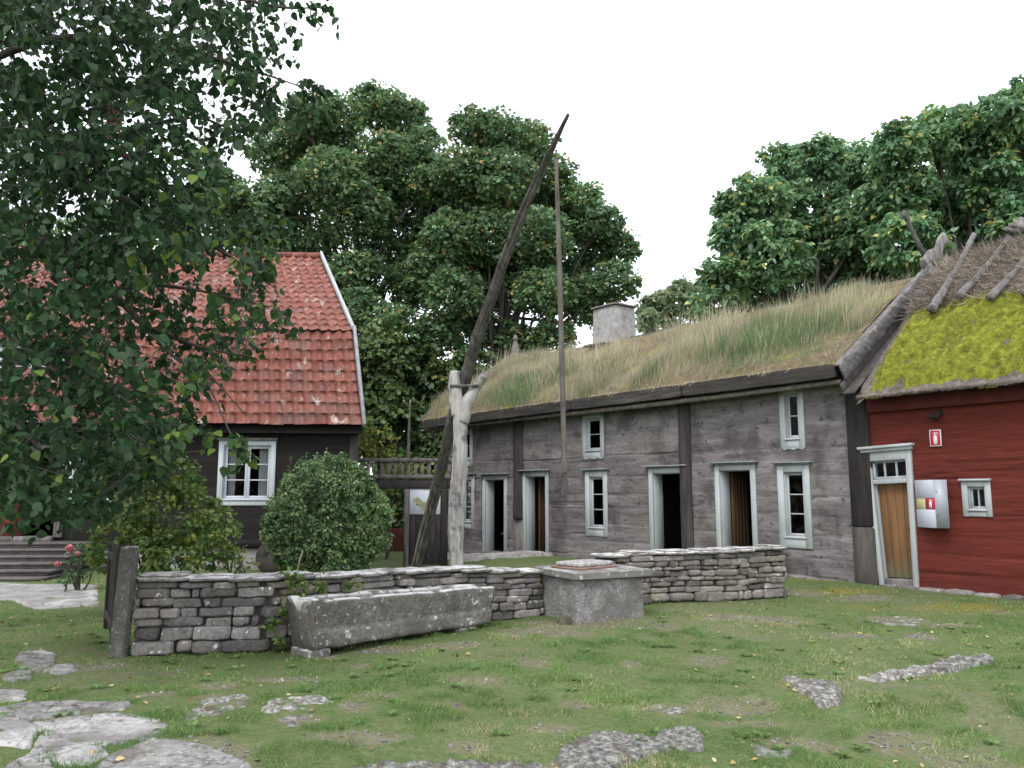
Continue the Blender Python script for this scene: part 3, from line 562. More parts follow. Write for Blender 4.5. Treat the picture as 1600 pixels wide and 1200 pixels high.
# gravel chips on the worn patches, fallen leaves
n = 60000; yy = np.sqrt(3.8 ** 2 + (13 ** 2 - 3.8 ** 2) * RNG.random(n)); xx = yy * (-.72 + 1.44 * RNG.random(n)); k = RNG.random(n) < sstep(.45, .68, bare(xx, yy)) * .6; xx, yy = xx[k][:7000], yy[k][:7000]; n = len(xx)
Vc, Fc_ = _cube(1); sz = .004 + .012 * RNG.random(n) ** 2.5
cx_ = P3(xx, yy, gz(xx, yy) + sz * .2); V = cx_[:, None, :] + (Vc[None] * (.6 + .5 * RNG.random((n, len(Vc), 3)))) * sz[:, None, None] * np.array([1, 1, .5])
Fa = (Fc_[None] + (np.arange(n) * len(Vc))[:, None, None]).reshape(-1, 4)
tag(link_mesh('gravel', V.reshape(-1, 3), [Fa], MA['flagdark'], None, {'tone': np.repeat(RNG.random(n), len(Vc))}), 'scattered limestone chips on the worn patches of the lawn', 'gravel', kind='stuff')
n = 900; yy = np.sqrt(3.8 ** 2 + (14 ** 2 - 3.8 ** 2) * RNG.random(n)); xx = yy * (-.72 + 1.44 * RNG.random(n) ** 1.3); k = (np.stack([xx, yy], 1) - OG[:2]) @ EYg[:2] > .05; xx, yy = xx[k], yy[k]; n = len(xx)
v, f, tt = leaf_arrays(P3(xx, yy, gz(xx, yy) + .018), RNG.normal(size=(n, 3)) * np.array([1, 1, .2]), np.array([0, 0, 1.]) + .3 * RNG.normal(size=(n, 3)), .022 + .03 * RNG.random(n), 'ovate', .9)
tag(link_mesh('fallen_leaves', v, [f], MA['leaf_fallen'], None, {'tone': tt}), 'small yellow and brown fallen leaves scattered on the lawn', 'leaves', kind='stuff')
n0_ = 260; cy = np.sqrt(3.9 ** 2 + (12 ** 2 - 3.9 ** 2) * RNG.random(n0_)); cx = cy * (-.7 + 1.4 * RNG.random(n0_)); k = bare(cx, cy) < .3; cx, cy = cx[k], cy[k]; k = ((np.stack([cx, cy], 1) - OG[:2]) @ EYg[:2] > .3) & (cy < 10); cx, cy = cx[k], cy[k]
rp = 14; xx = np.repeat(cx, rp); yy = np.repeat(cy, rp); n = len(xx); a_ = RNG.random(n) * 6.283; A = np.stack([np.cos(a_), np.sin(a_), .25 + .5 * RNG.random(n)], 1); sp_ = .035 * RNG.random(n)
v, f, tt = leaf_arrays(P3(xx + np.cos(a_) * sp_, yy + np.sin(a_) * sp_, gz(xx, yy) + .006), A, np.array([0, 0, 1.]) + .2 * RNG.normal(size=(n, 3)), .03 + .03 * RNG.random(n), 'ovate', .7)
tag(link_mesh('weeds', v, [f], MA['grassblade'], None, {'tone': tt * .75}), 'low broad leaved weeds growing in the lawn', 'weeds', kind='stuff')

# ------------------------------------------------------------------ frames
def fr(O, ex, ey): # local (t, n, z) -> world
    O = np.array(O, float); ex = np.array(ex, float); ey = np.array(ey, float)
    return lambda P: O + P[..., 0:1] * ex + P[..., 1:2] * ey + P[..., 2:3] * np.array([0, 0, 1.])
FGR = fr(OG, EXg, EYg)
def fac(px, py, n=0.0):
    P = onpl(px, py, OG + EYg * n, EYg); return float((P - OG) @ EXg), float(P[2])

def timber_wall(name, material, parent, frame, t0, t1, z0, z1, holes, rows, step=.03, seed=1, groove=.03, wob=.02, joints=(), thick=0, big=.012, cracks=1.0, quad=None):
    """one continuous sheet of relief: squared timbers laid in rows, cut at the openings"""
    t_ = np.arange(t0, t1 + step / 2, step); z_ = np.arange(z0, z1 + step / 2, step)
    ts = sorted(set(np.round(list(t_) + [a for h in holes for a in h[:2]] , 4))); zs = sorted(set(np.round(list(z_) + [a for h in holes for a in h[2:]], 4)))
    T, Z = np.meshgrid(np.array(ts), np.array(zs), indexing='ij')
    rz = [z0]; rnd = random.Random(seed)
    while rz[-1] < z1: rz.append(rz[-1] + rows * (.8 + .45 * rnd.random()))
    rz = np.array(rz); P = P3(T, Z)
    zw = Z + wob * noise(P3(T, 0 * Z), .7, seed)
    seg = np.zeros_like(T, int)
    for j in joints: seg += (T > j)
    zw = zw + .07 * (np.array([math.sin(k * 37.1) for k in range(len(joints) + 1)])[seg])
    row = np.clip(np.searchsorted(rz, zw) - 1, 0, len(rz) - 2)
    d = np.minimum(zw - rz[row], rz[row + 1] - zw); hz = (rz[row + 1] - rz[row])
    gm = np.clip(.55 + 1.1 * noise(P3(T, row * 3.3), .8, seed + 2), .08, 1); h = -groove * gm * np.exp(-(d / .011) ** 2) - .006 * gm * sstep(.05, 0, d)
    for j in joints: h = h - groove * np.exp(-((T - j) / .015) ** 2)
    rh = _h(row, seg, row * 0, seed); h = h + (rh - .5) * .012
    h = h + big * fbm(P3(T, Z * 1.5, row * 7.3), 1.6, seed, 3) + .005 * fbm(P3(T * .6, Z * 5, row * 3.1), 3, seed + 5, 3)
    ck = np.abs(noise(P3(T * .35, Z * 6, row * 5.7), 1.3, seed + 9)); ms = noise(P3(T, Z * 2, row * 1.7), .9, seed + 11)
    h = h - cracks * .026 * sstep(.06, 0, ck) * sstep(-.05, .3, ms)
    cT = (T[:-1, :-1] + T[1:, 1:]) / 2; cZ = (Z[:-1, :-1] + Z[1:, 1:]) / 2; keep = np.ones_like(cT, bool)
    for a, b_, c_, e in holes: keep &= ~((cT > a) & (cT < b_) & (cZ > c_) & (cZ < e))
    if quad is not None: keep &= ~(poly_sd(cT, cZ, quad) > .05)
    V = frame(np.stack([T, h, Z], -1).reshape(-1, 3)); Q = grid_faces(len(ts), len(zs), keep)
    o = link_mesh(name, V, [Q], material, parent, {'tone': (rh * .9 + .05).ravel()}, True)
    return o

def window(parent, frame, t0, t1, z0, z1, rows, cols, left_first=True, case=.1, cap=False, apron=False, wm=None, depth=.09, curtain=None, sashw=.045, halfs=1):
    """casing boards proud of the wall, recessed sash with glazing bars, glass, cornice"""
    wm = wm or MA['white']; m = MB(frame); p = .025
    bot = case * (1.35 if (cap or apron) else 1.0)
    m.box((t0, -.02, z0), (t0 + case, p, z1)); m.box((t1 - case, -.02, z0), (t1, p, z1))
    m.box((t0 + case, -.02, z1 - case), (t1 - case, p - .003, z1)); m.box((t0 + case, -.02, z0 + .002), (t1 - case, p - .003, z0 + bot))
    m.box((t0 + case * .8, -.02, z0 + bot), (t1 - case * .8, p + .028, z0 + bot + .03))      # sill strip
    i0, i1, j0, j1 = t0 + case, t1 - case, z0 + bot + .03, z1 - case
    m.box((i0 - .01, -depth - .02, j0), (i0 + .012, -.021, j1)); m.box((i1 - .012, -depth - .02, j0), (i1 + .01, -.021, j1))
    m.box((i0, -depth - .02, j1 - .012), (i1, -.0215, j1 + .01)); m.box((i0, -depth - .02, j0 - .01), (i1, -.0215, j0 + .012))
    if apron:      # carved lower edge
        k = 5; wd = (t1 - t0 - .06) / k
        for q_ in range(k): 
            a = t0 + .03 + q_ * wd; m.box((a, -.015, z0 - .028 * (1 if q_ % 2 == 0 else .4)), (a + wd - .004, p - .006, z0 + .01), bev=.012)
    wobj = m.build('window', wm, parent)
    s = MB(frame); d0, d1 = -depth, -depth + .035
    a0, a1, b0, b1 = i0 + .012, i1 - .012, j0 + .012, j1 - .012
    hw = (a1 - a0) / halfs
    for hh in range(halfs):
        c0, c1 = a0 + hh * hw + .002 * hh, a0 + (hh + 1) * hw
        s.box((c0, d0, b0), (c0 + sashw, d1, b1)); s.box((c1 - sashw, d0, b0), (c1, d1, b1))
        s.box((c0 + sashw, d0, b0), (c1 - sashw, d1 - .002, b0 + sashw)); s.box((c0 + sashw, d0, b1 - sashw), (c1 - sashw, d1 - .002, b1))
        for r_ in range(1, rows):
            zz = b0 + sashw + (b1 - b0 - 2 * sashw) * r_ / rows; s.box((c0 + sashw, d0 + .004, zz - .011), (c1 - sashw, d1 - .004, zz + .011), .003)
        for q_ in range(1, cols):
            tt = c0 + sashw + (c1 - c0 - 2 * sashw) * q_ / cols; s.box((tt - .011, d0 + .006, b0 + sashw), (tt + .011, d1 - .006, b1 - sashw), .003)
    s.build('sash', wm if wm is MA['white'] else MA['cleanwhite'], wobj)
    gl_ = MB(frame); gl_.add([(a0 + .01, d0 + .012, b0 + .01), (a1 - .01, d0 + .012, b0 + .01), (a1 - .01, d0 + .012, b1 - .01), (a0 + .01, d0 + .012, b1 - .01)], [np.array([[0, 1, 2, 3]])])
    gl_.build('pane', MA['glass'], wobj)
    if cap:
        c = MB(frame); c.box((t0 - .03, -.02, z1 + .001), (t1 + .03, .07, z1 + .03)); c.box((t0 - .07, -.02, z1 + .03), (t1 + .07, .12, z1 + .055)); c.build('cornice', MA['cap'], wobj)
    if curtain:
        for a, b_ in curtain:
            n_ = 30; u = np.linspace(a, b_, n_); V = []
            for zz in (b0, b1):
                for i, uu in enumerate(u): V.append((uu, d0 - .08 + .02 * math.sin(i * 1.3), zz))
            c = MB(frame); i = np.arange(n_ - 1); c.add(V, [np.stack([i, i + 1, i + 1 + n_, i + n_], 1)]); c.build('curtain', MA['curtain'], wobj)
    return (i0, i1, j0, j1)

# ------------------------------------------------------------------ grey log house
H = thing('log_house', OG, 'long grey weathered log house with a grass roof and white window frames', 'house')
T1 = 12.8
def dn(tag_, *a): return a
LW = [(.77, 1.43, .53, 2.03), (5.92, 6.65, .53, 2.03), (11.22, 11.92, .53, 2.03)]
UW = [(.82, 1.32, 2.33, 3.46), (6.0, 6.72, 2.34, 3.39), (11.33, 12.0, 2.31, 3.38)]
DR = [(9.71, 10.8, -.08, 2.0), (8.0, 9.02, -.05, 2.06), (3.60, 4.63, .08, 2.05), (1.91, 2.86, .08, 2.07)]
holes = [(a + .05, b_ - .05, c + .05, e - .05) for a, b_, c, e in LW + UW] + [(a + .06, b_ - .06, c, e - .05) for a, b_, c, e in DR]
timber_wall('timber_wall', MA['logs'], H, FGR, .0, T1, -.32, 3.62, holes, .40, step=.028, seed=4, joints=(3.5, 9.2), big=.022, groove=.02)
for a, b_, c, e in LW: window(H, FGR, a, b_, c, e, 3, 1, cap=True, case=.13)
for a, b_, c, e in UW: window(H, FGR, a, b_, c, e, 2, 1, apron=True, case=.115)
for i, (a, b_, c, e) in enumerate(DR):
    m = MB(FGR); cs = .11
    m.box((a, -.02, c), (a + cs, .03, e)); m.box((b_ - cs, -.02, c), (b_, .03, e)); m.box((a + cs, -.02, e - cs), (b_ - cs, .027, e))
    m.box((a + cs - .02, -.3, c), (a + cs + .012, -.021, e - cs)); m.box((b_ - cs - .012, -.3, c), (b_ - cs + .02, -.021, e - cs)); m.box((a + cs, -.3, e - cs - .012), (b_ - cs, -.0215, e - cs + .02))
    fr_ = m.build('door_frame', MA['white'], H)
    k = MB(FGR); k.box((a - .03, -.02, e + .001), (b_ + .03, .08, e + .03)); k.box((a - .08, -.02, e + .03), (b_ + .08, .14, e + .055)); k.build('cornice', MA['cap'], fr_)
    k = MB(FGR); k.box((a + .1, -.32, c - .05), (b_ - .1, .03, c + .04)); k.build('threshold', MA['grey_wood'], fr_)
    if i in (1, 3):     # leaf swung inwards, hinged on the far side
        k = MB(FGR); t_h = b_ - cs - .02 if i == 3 else b_ - cs - .14
        for q_ in range(5): k.box((t_h - .045, -.302 - .105 * (q_ + 1) + .002, c + .05), (t_h, -.302 - .105 * q_, e - cs - .03))
        k.build('door_leaf', MA['brown_door'], fr_)
    if i == 0:
        k = MB(FGR); k.box((a + .1, -.9, .38), (b_ - .1, -.55, .43)); k.build('bench_board', MA['grey_wood'], fr_)
# posts
for (a, b_, zb, z1, mt, n1) in ((8.99, 9.38, .85, 3.5, 'dark_wood', .075), (3.43, 3.74, -.1, 3.52, 'dark_wood', .10)):
    m = MB(FGR); tt = (a + b_) / 2; wd = (b_ - a) / 2
    V = []
    tube(m, [(tt, .02, z1), (tt + .01, .02, (z1 + zb) / 2), (tt, .02, zb)], [wd, wd * .95, wd], seg=16, flat=.55, amp=.012, ns=5, sub=14)
    m.build('wall_post', MA[mt], H)
m = MB(FGR); m.box((8.97, -.05, -.28), (9.36, .045, .85), bev=.015); m.build('wall_post', MA['grey_wood'], H)
m = MB(FGR); m.box((-.40, -.06, .95), (-.005, .075, 3.38), bev=.03); m.build('corner_post', MA['dark_wood'], H)
m = MB(FGR); m.box((-.41, -.05, -.25), (-.01, .085, .948), bev=.03); m.build('corner_post', MA['old_wood'], H)
# dark inside, gables, back
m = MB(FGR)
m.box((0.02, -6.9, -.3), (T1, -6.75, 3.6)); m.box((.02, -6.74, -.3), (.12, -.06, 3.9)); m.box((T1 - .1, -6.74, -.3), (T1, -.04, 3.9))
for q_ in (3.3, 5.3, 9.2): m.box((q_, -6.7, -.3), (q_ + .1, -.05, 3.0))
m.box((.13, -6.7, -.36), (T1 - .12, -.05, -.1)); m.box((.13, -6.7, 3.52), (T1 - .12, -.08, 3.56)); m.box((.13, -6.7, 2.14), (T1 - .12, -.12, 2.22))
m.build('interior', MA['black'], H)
NE, ZE, NR, ZR = .42, 3.72, -3.15, 6.02
def zroof(n): return ZE + (NE - n) / (NE - NR) * (ZR - ZE) if n > NR else ZR - (NR - n) / (NE - NR) * (ZR - ZE)
for tt in (.04, T1 - .06):     # gable triangles
    m = MB(FGR)
    Vv = [(tt, .0, 3.2), (tt, NR * 2, 3.2), (tt, NR * 2, 3.6), (tt, NR, ZR - .25), (tt, 0, 3.6), (tt + .05, .0, 3.2), (tt + .05, NR * 2, 3.2), (tt + .05, NR * 2, 3.6), (tt + .05, NR, ZR - .25), (tt + .05, 0, 3.6)]
    m.add(Vv, [np.array([[0, 1, 2, 3, 4], [9, 8, 7, 6, 5]]), np.array([[2, 7, 8, 3], [3, 8, 9, 4]])]); m.build('gable', MA['dark_wood'], H)
# sod: a thick lumpy sheet over both slopes, its underside boarded
tA, tB = -.12, 13.35
t_ = np.arange(tA, tB, .08); n_ = np.arange(NE, NR * 2 - .42, -.08)
T, Nn_ = np.meshgrid(t_, n_, indexing='ij'); zr = np.vectorize(zroof)(Nn_)
zr = zr - .18 * sstep(.5, 0, np.abs(Nn_ - NR))
sag = -.12 * np.sin(np.pi * np.clip((T - tA) / (tB - tA), 0, 1))
Hh = .06 + .09 * fbm(P3(T, Nn_), .8, 5, 4) + .03 * fbm(P3(T, Nn_), 4, 6, 3) - .10 * sstep(.25, 0, NE - Nn_)
V = FGR(np.stack([T, Nn_, zr + Hh + .3 * sag], -1).reshape(-1, 3))
sod = link_mesh('sod_roof', V, [grid_faces(len(t_), len(n_))[:, ::-1]], MA['sod'], H, {'tone': np.full(len(V), .5)}, True)
m = MB(FGR)
V = [(tA, NE, ZE - .08), (tB, NE, ZE - .08), (tB, NR, ZR - .12), (tA, NR, ZR - .12), (tA, NR * 2 - NE, ZE - .08), (tB, NR * 2 - NE, ZE - .08)]
m.add(V, [np.array([[0, 3, 2, 1], [3, 4, 5, 2]])]); m.build('roof_boarding', MA['dark_wood'], H)
# roof grass
def roofgrass(n, t0, t1, n0, n1, hgt, wid, seed, green=0.0, lean=.25):
    tt = t0 + (t1 - t0) * RNG.random(n); nn = n0 + (n1 - n0) * RNG.random(n)
    den = fbm(P3(tt, nn), 1.6, seed, 3); k = RNG.random(n) < .58 + .8 * den; k &= RNG.random(n) > .75 * sstep(-2.3, -3.1, nn); tt, nn = tt[k], nn[k]; n = len(tt)
    z = ZE + (NE - nn) / (NE - NR) * (ZR - ZE) - .18 * sstep(.5, 0, np.abs(nn - NR)) + .3 * -.12 * np.sin(np.pi * np.clip((tt - tA) / (tB - tA), 0, 1))
    z = z + .06 + .09 * fbm(P3(tt, nn), .8, 5, 4) - .10 * sstep(.25, 0, NE - nn) - .02
    P = FGR(np.stack([tt, nn, z], 1))
    wind = EXg * .28 * (fbm(P3(tt, nn), .5, seed + 3, 2)[:, None]) - EXg * .25
    A = np.array([0, 0, 1.]) + wind + lean * RNG.normal(size=(n, 3)) + EYg * .12
    big = np.clip(.75 + 1.5 * fbm(P3(tt, nn), .9, seed + 5, 3), .3, 1.6) * (1 - .55 * sstep(-2.0, -3.2, nn)) * (1 - .35 * sstep(-.1, .4, nn))
    g_ = fbm(P3(tt, nn), .55, seed + 8, 3)
    grn = sstep(.05, .3, g_) * sstep(-1.9, -.8, nn) * sstep(11.5, 10, tt)
    tone = np.clip(.68 + .17 * RNG.normal(size=n) - .55 * grn * (RNG.random(n) < .75), 0, 1)
    return leaf_arrays(P, A, unit(n), hgt * big * (.5 + RNG.random(n)), 'blade', wid / hgt, tone)
L = [roofgrass(75000, tA + .1, tB, NE - .06, -2.6, .25, .011, 5), roofgrass(32000, tA + .1, tB, NE + .02, -3.4, .12, .012, 6, lean=.45), roofgrass(16000, tA + .1, tB, -.2, -3.3, .40, .010, 7)]
n = 0; Vs, Fs, Ts = [], [], []
for v, f, tt in L: Vs.append(v); Fs.append(f + n); Ts.append(tt); n += len(v)
tag(link_mesh('roof_grass', np.vstack(Vs), [np.vstack(Fs)], MA['drygrass'], sod, {'tone': np.concatenate(Ts)}), kind='stuff')
# roots and dead grass hanging over the eave board
n = 2600; tt = tA + (tB - tA) * RNG.random(n); k = RNG.random(n) < .35 + .6 * noise(P3(tt, tt), 2.1, 3); tt = tt[k]; n = len(tt)
P = FGR(np.stack([tt, np.full(n, NE + .02) + .03 * RNG.random(n), np.full(n, ZE) + .04 * RNG.random(n)], 1))
A = EYg * .5 + np.array([0, 0, -.7]) + .45 * RNG.normal(size=(n, 3))
v, f, t2 = leaf_arrays(P, A, unit(n), .12 * (.4 + RNG.random(n)), 'blade', .07, np.clip(.75 + .15 * RNG.normal(size=n), 0, 1))
tag(link_mesh('hanging_roots', v, [f], MA['drygrass'], sod, {'tone': t2}), kind='stuff')
# eave: turf board, pole under it
m = MB(FGR)
for i in range(4):
    a = tA + .02 + (tB - tA) * i / 4; b_ = tA + (tB - tA) * (i + 1) / 4; rock(m, ((a + b_) / 2, NE + .015, ZE - .13), (b_ - a - .01, .10, .25), q=16, amp=.022, ns=3, n=40, seed=30 + i)
m.build('eave_board', MA['fascia'], H, True)
m = MB(FGR); tube(m, [(tA + .0, NE - .1, ZE - .31), (4, NE - .09, ZE - .33), (9, NE - .1, ZE - .30), (tB + .25, NE - .1, ZE - .31)], [.045, .055, .05, .04], seg=10, amp=.012, sub=30); m.build('eave_pole', MA['pole'], H)
m = MB(FGR); m.box((tA, .03, ZE - .14), (tB - .3, NE - .03, ZE - .10)); m.box((tA + .1, -.03, 3.46), (T1, .09, 3.60)); m.build('soffit', MA['dark_wood'], H)
# ridge brow dip boards: barge boards at both gables
def plank(mb, a, b_, wdt, th, up=(0, 0, 1), bev=.012, tone=None):
    a = np.array(a, float); b_ = np.array(b_, float); d = b_ - a; L_ = np.linalg.norm(d); d /= L_; u = np.array(up, float); s_ = np.cross(d, u); s_ /= np.linalg.norm(s_); u = np.cross(s_, d)
    mm = MB(); mm.box((0, -th / 2, -wdt / 2), (L_, th / 2, wdt / 2), bev=bev); V = mm.V[0]
    V = a + V[:, 0:1] * d + V[:, 1:2] * s_ + V[:, 2:3] * u
    mb.add(V, [np.concatenate(f) for f in mm.F.values()], tone)
m = MB(FGR)
plank(m, (-.17, NE + .10, ZE - .06), (-.17, NR - .1, ZR + .12), .05, .13)          # cap board seen from above
m.build('barge_board', MA['grey_wood'], H)
m = MB(FGR)
plank(m, (-.24, NE + .06, ZE - .20), (-.24, NR, ZR - .02), .26, .05)
m.build('barge_board', MA['barge_wood'], H)
m = MB(FGR)
plank(m, (-.20, NE + .02, ZE - .48), (-.20, NR, ZR - .32), .22, .04)
plank(m, (-.36, NE + .12, ZE - .56), (-.36, NR + .2, ZR - .50), .04, .20)
m.build('barge_board', MA['old_wood'], H)
m = MB(FGR); plank(m, (-.17, NR * 2 - NE - .1, ZE - .06), (-.17, NR + .1, ZR + .12), .05, .24); plank(m, (-.24, NR * 2 - NE, ZE - .2), (-.24, NR, ZR - .02), .24, .05); m.build('barge_board', MA['barge_wood'], H)
m = MB(FGR); plank(m, (tB + .02, NE + .05, ZE - .02), (tB + .02, NR, ZR + .1), .2, .05); plank(m, (tB + .02, NR * 2 - NE, ZE - .05), (tB + .02, NR + .02, ZR + .08), .2, .05); m.build('barge_board', MA['grey_wood'], H)
m = MB(FGR); zf = ZR + .12   # carved finial at the far gable
tube(m, [(tB + .02, NR, zf - .2), (tB + .02, NR, zf + .12), (tB + .02, NR, zf + .3), (tB + .02, NR, zf + .42), (tB + .02, NR, zf + .52), (tB + .02, NR, zf + .66)], [.10, .13, .10, .05, .10, .02], seg=8, sub=4); m.build('finial', MA['grey_wood'], H)
# horns where the near barge boards cross
m = MB(FGR)
tube(m, [(-.18, NR + .25, ZR - .02), (-.18, NR - .05, ZR + .22), (-.2, NR - .30, ZR + .34), (-.22, NR - .48, ZR + .62), (-.24, NR - .62, ZR + .72)], [.15, .16, .135, .12, .13], seg=20, flat=.45, amp=.025, ns=5, sub=12); m.build('gable_horn', MA['grey_wood'], H)
m = MB(FGR)
tube(m, [(-.10, NR - .3, ZR + .1), (-.08, NR + .10, ZR + .38), (-.06, NR + .42, ZR + .75), (-.04, NR + .55, ZR + .98), (-.04, NR + .66, ZR + 1.02)], [.09, .085, .06, .08, .10], seg=12, flat=.5, amp=.015, sub=6); m.build('gable_horn', MA['barge_wood'], H)
# chimney
cb = onpl(952, 531, OG + EYg * (NR + .35), EYg); ct = float((cb - OG) @ EXg); cz = zroof(NR + .35) - .15
cw = .48
m = MB(FGR); V_, F_ = _cube(10); P = V_ / ((np.abs(V_) ** 14).sum(1) ** (1 / 14))[:, None]; P = P * np.array([cw, .42, .62]) ; P = P + .015 * np.stack([fbm(P, 5, 1), fbm(P, 5, 2), fbm(P, 5, 3)], 1); P[:, :2] *= (1 - .05 * P[:, 2:3])
m.add(P + np.array([ct, NR + .15, cz + .52]), [F_]); ch = m.build('chimney', MA['chim'], H, True)
m = MB(FGR); rock(m, (ct, NR + .15, cz + 1.15), (2 * cw + .10, .94, .05), q=10, amp=.012, n=8); rock(m, (ct, NR + .15, cz + 1.205), (2 * cw - .2, .6, .07), q=3, amp=.015, n=8)
m.build('chimney_cap', MA['stonewall'], ch, True)
m = MB(FGR); rock(m, (ct + .1, NR + .75, cz + .02), (.9, .35, .06), q=6, amp=.02); m.build('chimney_flashing', MA['stonewall'], ch, True)
# doorsteps
def dstep(t0, t1, n1, lab):
    c = FGR(np.array([[t0, .02, 0], [t1, .02, 0], [t1 - .05, n1, 0], [t0 + .1, n1 + .05, 0]])); slab('doorstep', None, .09, MA['flagdark'], lab, 'doorstep', 'doorsteps of the log house', world=[tuple(p[:2]) for p in c[::1]], step=.05, edge=.06)
dstep(9.5, 12.2, 1.0, 'wide flat stone doorstep below the leftmost open doorway'); dstep(7.8, 9.2, .95, 'flat stone doorstep below the second doorway with the brown leaf')

# ------------------------------------------------------------------ red house
RH = thing('red_house', FGR(np.array([[-3.5, 0, 0]]))[0], 'red timber house with a mossy thatched roof at the right edge', 'house')
TR = -6.5
dl = [fac(1352, 708), fac(1425, 702), fac(1437, 917), fac(1376, 914)]   # door quad TL TR BR BL (t,z)
def door_frame_map(P):
    a, z = P[..., 0:1], P[..., 2:3]
    TL, TRr, BR, BL = [np.array(q) for q in dl]
    q = (1 - a) * (z * TL + (1 - z) * BL) + a * (z * TRr + (1 - z) * BR)
    return FGR(np.concatenate([q[..., 0:1], P[..., 1:2], q[..., 1:2]], -1))
wl, wt = fac(1502, 752); wr, wb = fac(1552, 808)
rw = (wr, wl, wb, wt)
xs = [q[0] for q in dl]; zs_ = [q[1] for q in dl]
timber_wall('timber_wall', MA['red'], RH, FGR, TR, -.33, .0, 3.05, [(rw[0] + .05, rw[1] - .05, rw[2] + .05, rw[3] - .05)], .30, step=.028, seed=9, joints=(), groove=.016, big=.014, wob=.04, quad=[dl[0], dl[1], (dl[2][0], -.2), (dl[3][0], -.2)])
m = MB(door_frame_map)
def A2(a0, a1, z0, z1, n0, n1, mb=m, **k): mb.box((a0, n0, z0), (a1, n1, z1), bev=.0005 if True else 0)
cw_ = .115
m = MB(door_frame_map)
for bx in (((0, -.02, 0), (cw_, .05, 1)), ((1 - cw_ * 1.05, -.02, -.01), (1, .05, 1)), ((cw_, -.02, .93), (1 - cw_, .047, 1)), ((cw_, -.02, .755), (1 - cw_, .03, .79)), ((cw_, -.12, .79), (cw_ + .04, -.02, .93)), ((1 - cw_ - .04, -.12, .79), (1 - cw_, -.02, .93)),
           ((cw_, -.15, 0), (cw_ + .015, -.0201, .755)), ((1 - cw_ - .015, -.15, 0), (1 - cw_, -.0201, .755)), ((cw_, -.06, .79), (1 - cw_, -.02, .81)), ((cw_, -.06, .915), (1 - cw_, -.02, .93))): m.box(*bx, bev=.004)
for q_ in (1, 2): 
    a = cw_ + (1 - 2 * cw_) * q_ / 3; m.box((a - .02, -.06, .81), (a + .02, -.025, .915), bev=.003)
df = m.build('door_frame', MA['white'], RH)
m = MB(door_frame_map); m.box((-.05, -.02, 1.0), (1.03, .09, 1.025), bev=.003); m.box((-.09, -.02, 1.025), (1.06, .13, 1.045), bev=.003); m.build('cornice', MA['white'], df)
m = MB(door_frame_map); m.add([(cw_ + .03, -.05, .80), (1 - cw_ - .03, -.05, .80), (1 - cw_ - .03, -.05, .925), (cw_ + .03, -.05, .925)], [np.array([[0, 1, 2, 3]])]); m.build('pane', MA['glass'], df)
m = MB(door_frame_map)
for q_ in range(4):
    a = cw_ + .015 + (1 - 2 * cw_ - .03) * q_ / 4; m.box((a, -.13, .055), (a + (1 - 2 * cw_ - .03) / 4 - .006, -.10, .755), bev=.004)
dlf = m.build('door', MA['orange_door'], RH)
m = MB(door_frame_map); tube(m, [(.79, -.10, .42), (.79, -.06, .42)], .015, seg=8); m.build('handle', MA['fascia'], dlf)
m = MB(door_frame_map); m.box((cw_, -.16, -.02), (1 - cw_, .0, .05), bev=.01); m.build('threshold', MA['grey_wood'], RH)
window(RH, FGR, *rw, 1, 2, case=.085, cap=False, sashw=.028)
m = MB(FGR); m.box((rw[0] - .02, -.02, rw[3] + .001), (rw[1] + .02, .08, rw[3] + .035), bev=.01); m.build('window_cornice', MA['white'], RH)
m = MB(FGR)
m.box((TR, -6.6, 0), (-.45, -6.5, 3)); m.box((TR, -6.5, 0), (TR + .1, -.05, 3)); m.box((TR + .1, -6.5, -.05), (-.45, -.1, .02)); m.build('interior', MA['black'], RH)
# foundation stones
m = MB(FGR); a = -.5
while a > TR:
    l_ = .2 + .35 * random.random(); rock(m, (a - l_ / 2, -.02, -.02 - .02 * random.random()), (l_, .3, .16), q=5, amp=.03, n=6); a -= l_
m.build('foundation', MA['stonewall'], RH, True)
# roof: fascia, thatch body, moss and ridge straw
N0, Z0r = .45, 3.10; N1, Z1r = -3.15, 6.05
def zr2(n): return Z0r + (N0 - n) / (N0 - N1) * (Z1r - Z0r)
m = MB(FGR); m.box((TR, -.02, 2.86), (-.42, .12, 3.10), bev=.01); m.build('eave_board', MA['redboard'], RH)
t_ = np.arange(TR - .2, -.42, .05); n_ = np.arange(N0 + .02, N1 * 2 - N0, -.05)
T, Nn_ = np.meshgrid(t_, n_, indexing='ij'); mir = np.abs(Nn_ - N1); zb = Z1r - mir / (N0 - N1) * (Z1r - Z0r)
bulge = .16 + .05 * fbm(P3(T, Nn_), 1.2, 15, 4) + .03 * fbm(P3(T, Nn_), 6, 16, 3)
bulge = bulge - .16 * sstep(.22, -.02, N0 - Nn_) - .13 * sstep(-.66, -.40, T)
ridge = sstep(1.75, 1.35, mir + .12 * fbm(P3(T, T), 1.5, 17, 3)); bulge = bulge + ridge * (.12 + .04 * fbm(P3(T, Nn_), 4, 19, 3)) * sstep(-.42, -.8, T) - .25 * sstep(.4, 0, mir)
V = FGR(np.stack([T, Nn_, zb + bulge], -1).reshape(-1, 3)); rt = link_mesh('thatch_roof', V, [grid_faces(len(t_), len(n_))[:, ::-1]], MA['thatch'], RH, {'tone': np.clip(.5 + .5 * fbm(P3(T, Nn_), 8, 2, 2), 0, 1).ravel()}, True)
m = MB(FGR); m.add([(TR - .2, N0, Z0r - .02), (-.42, N0, Z0r - .02), (-.42, N1, Z1r - .03), (TR - .2, N1, Z1r - .03), (TR - .2, 2 * N1 - N0, Z0r), (-.42, 2 * N1 - N0, Z0r)], [np.array([[0, 3, 2, 1], [3, 4, 5, 2]])])
m.build('roof_boarding', MA['fascia'], RH)
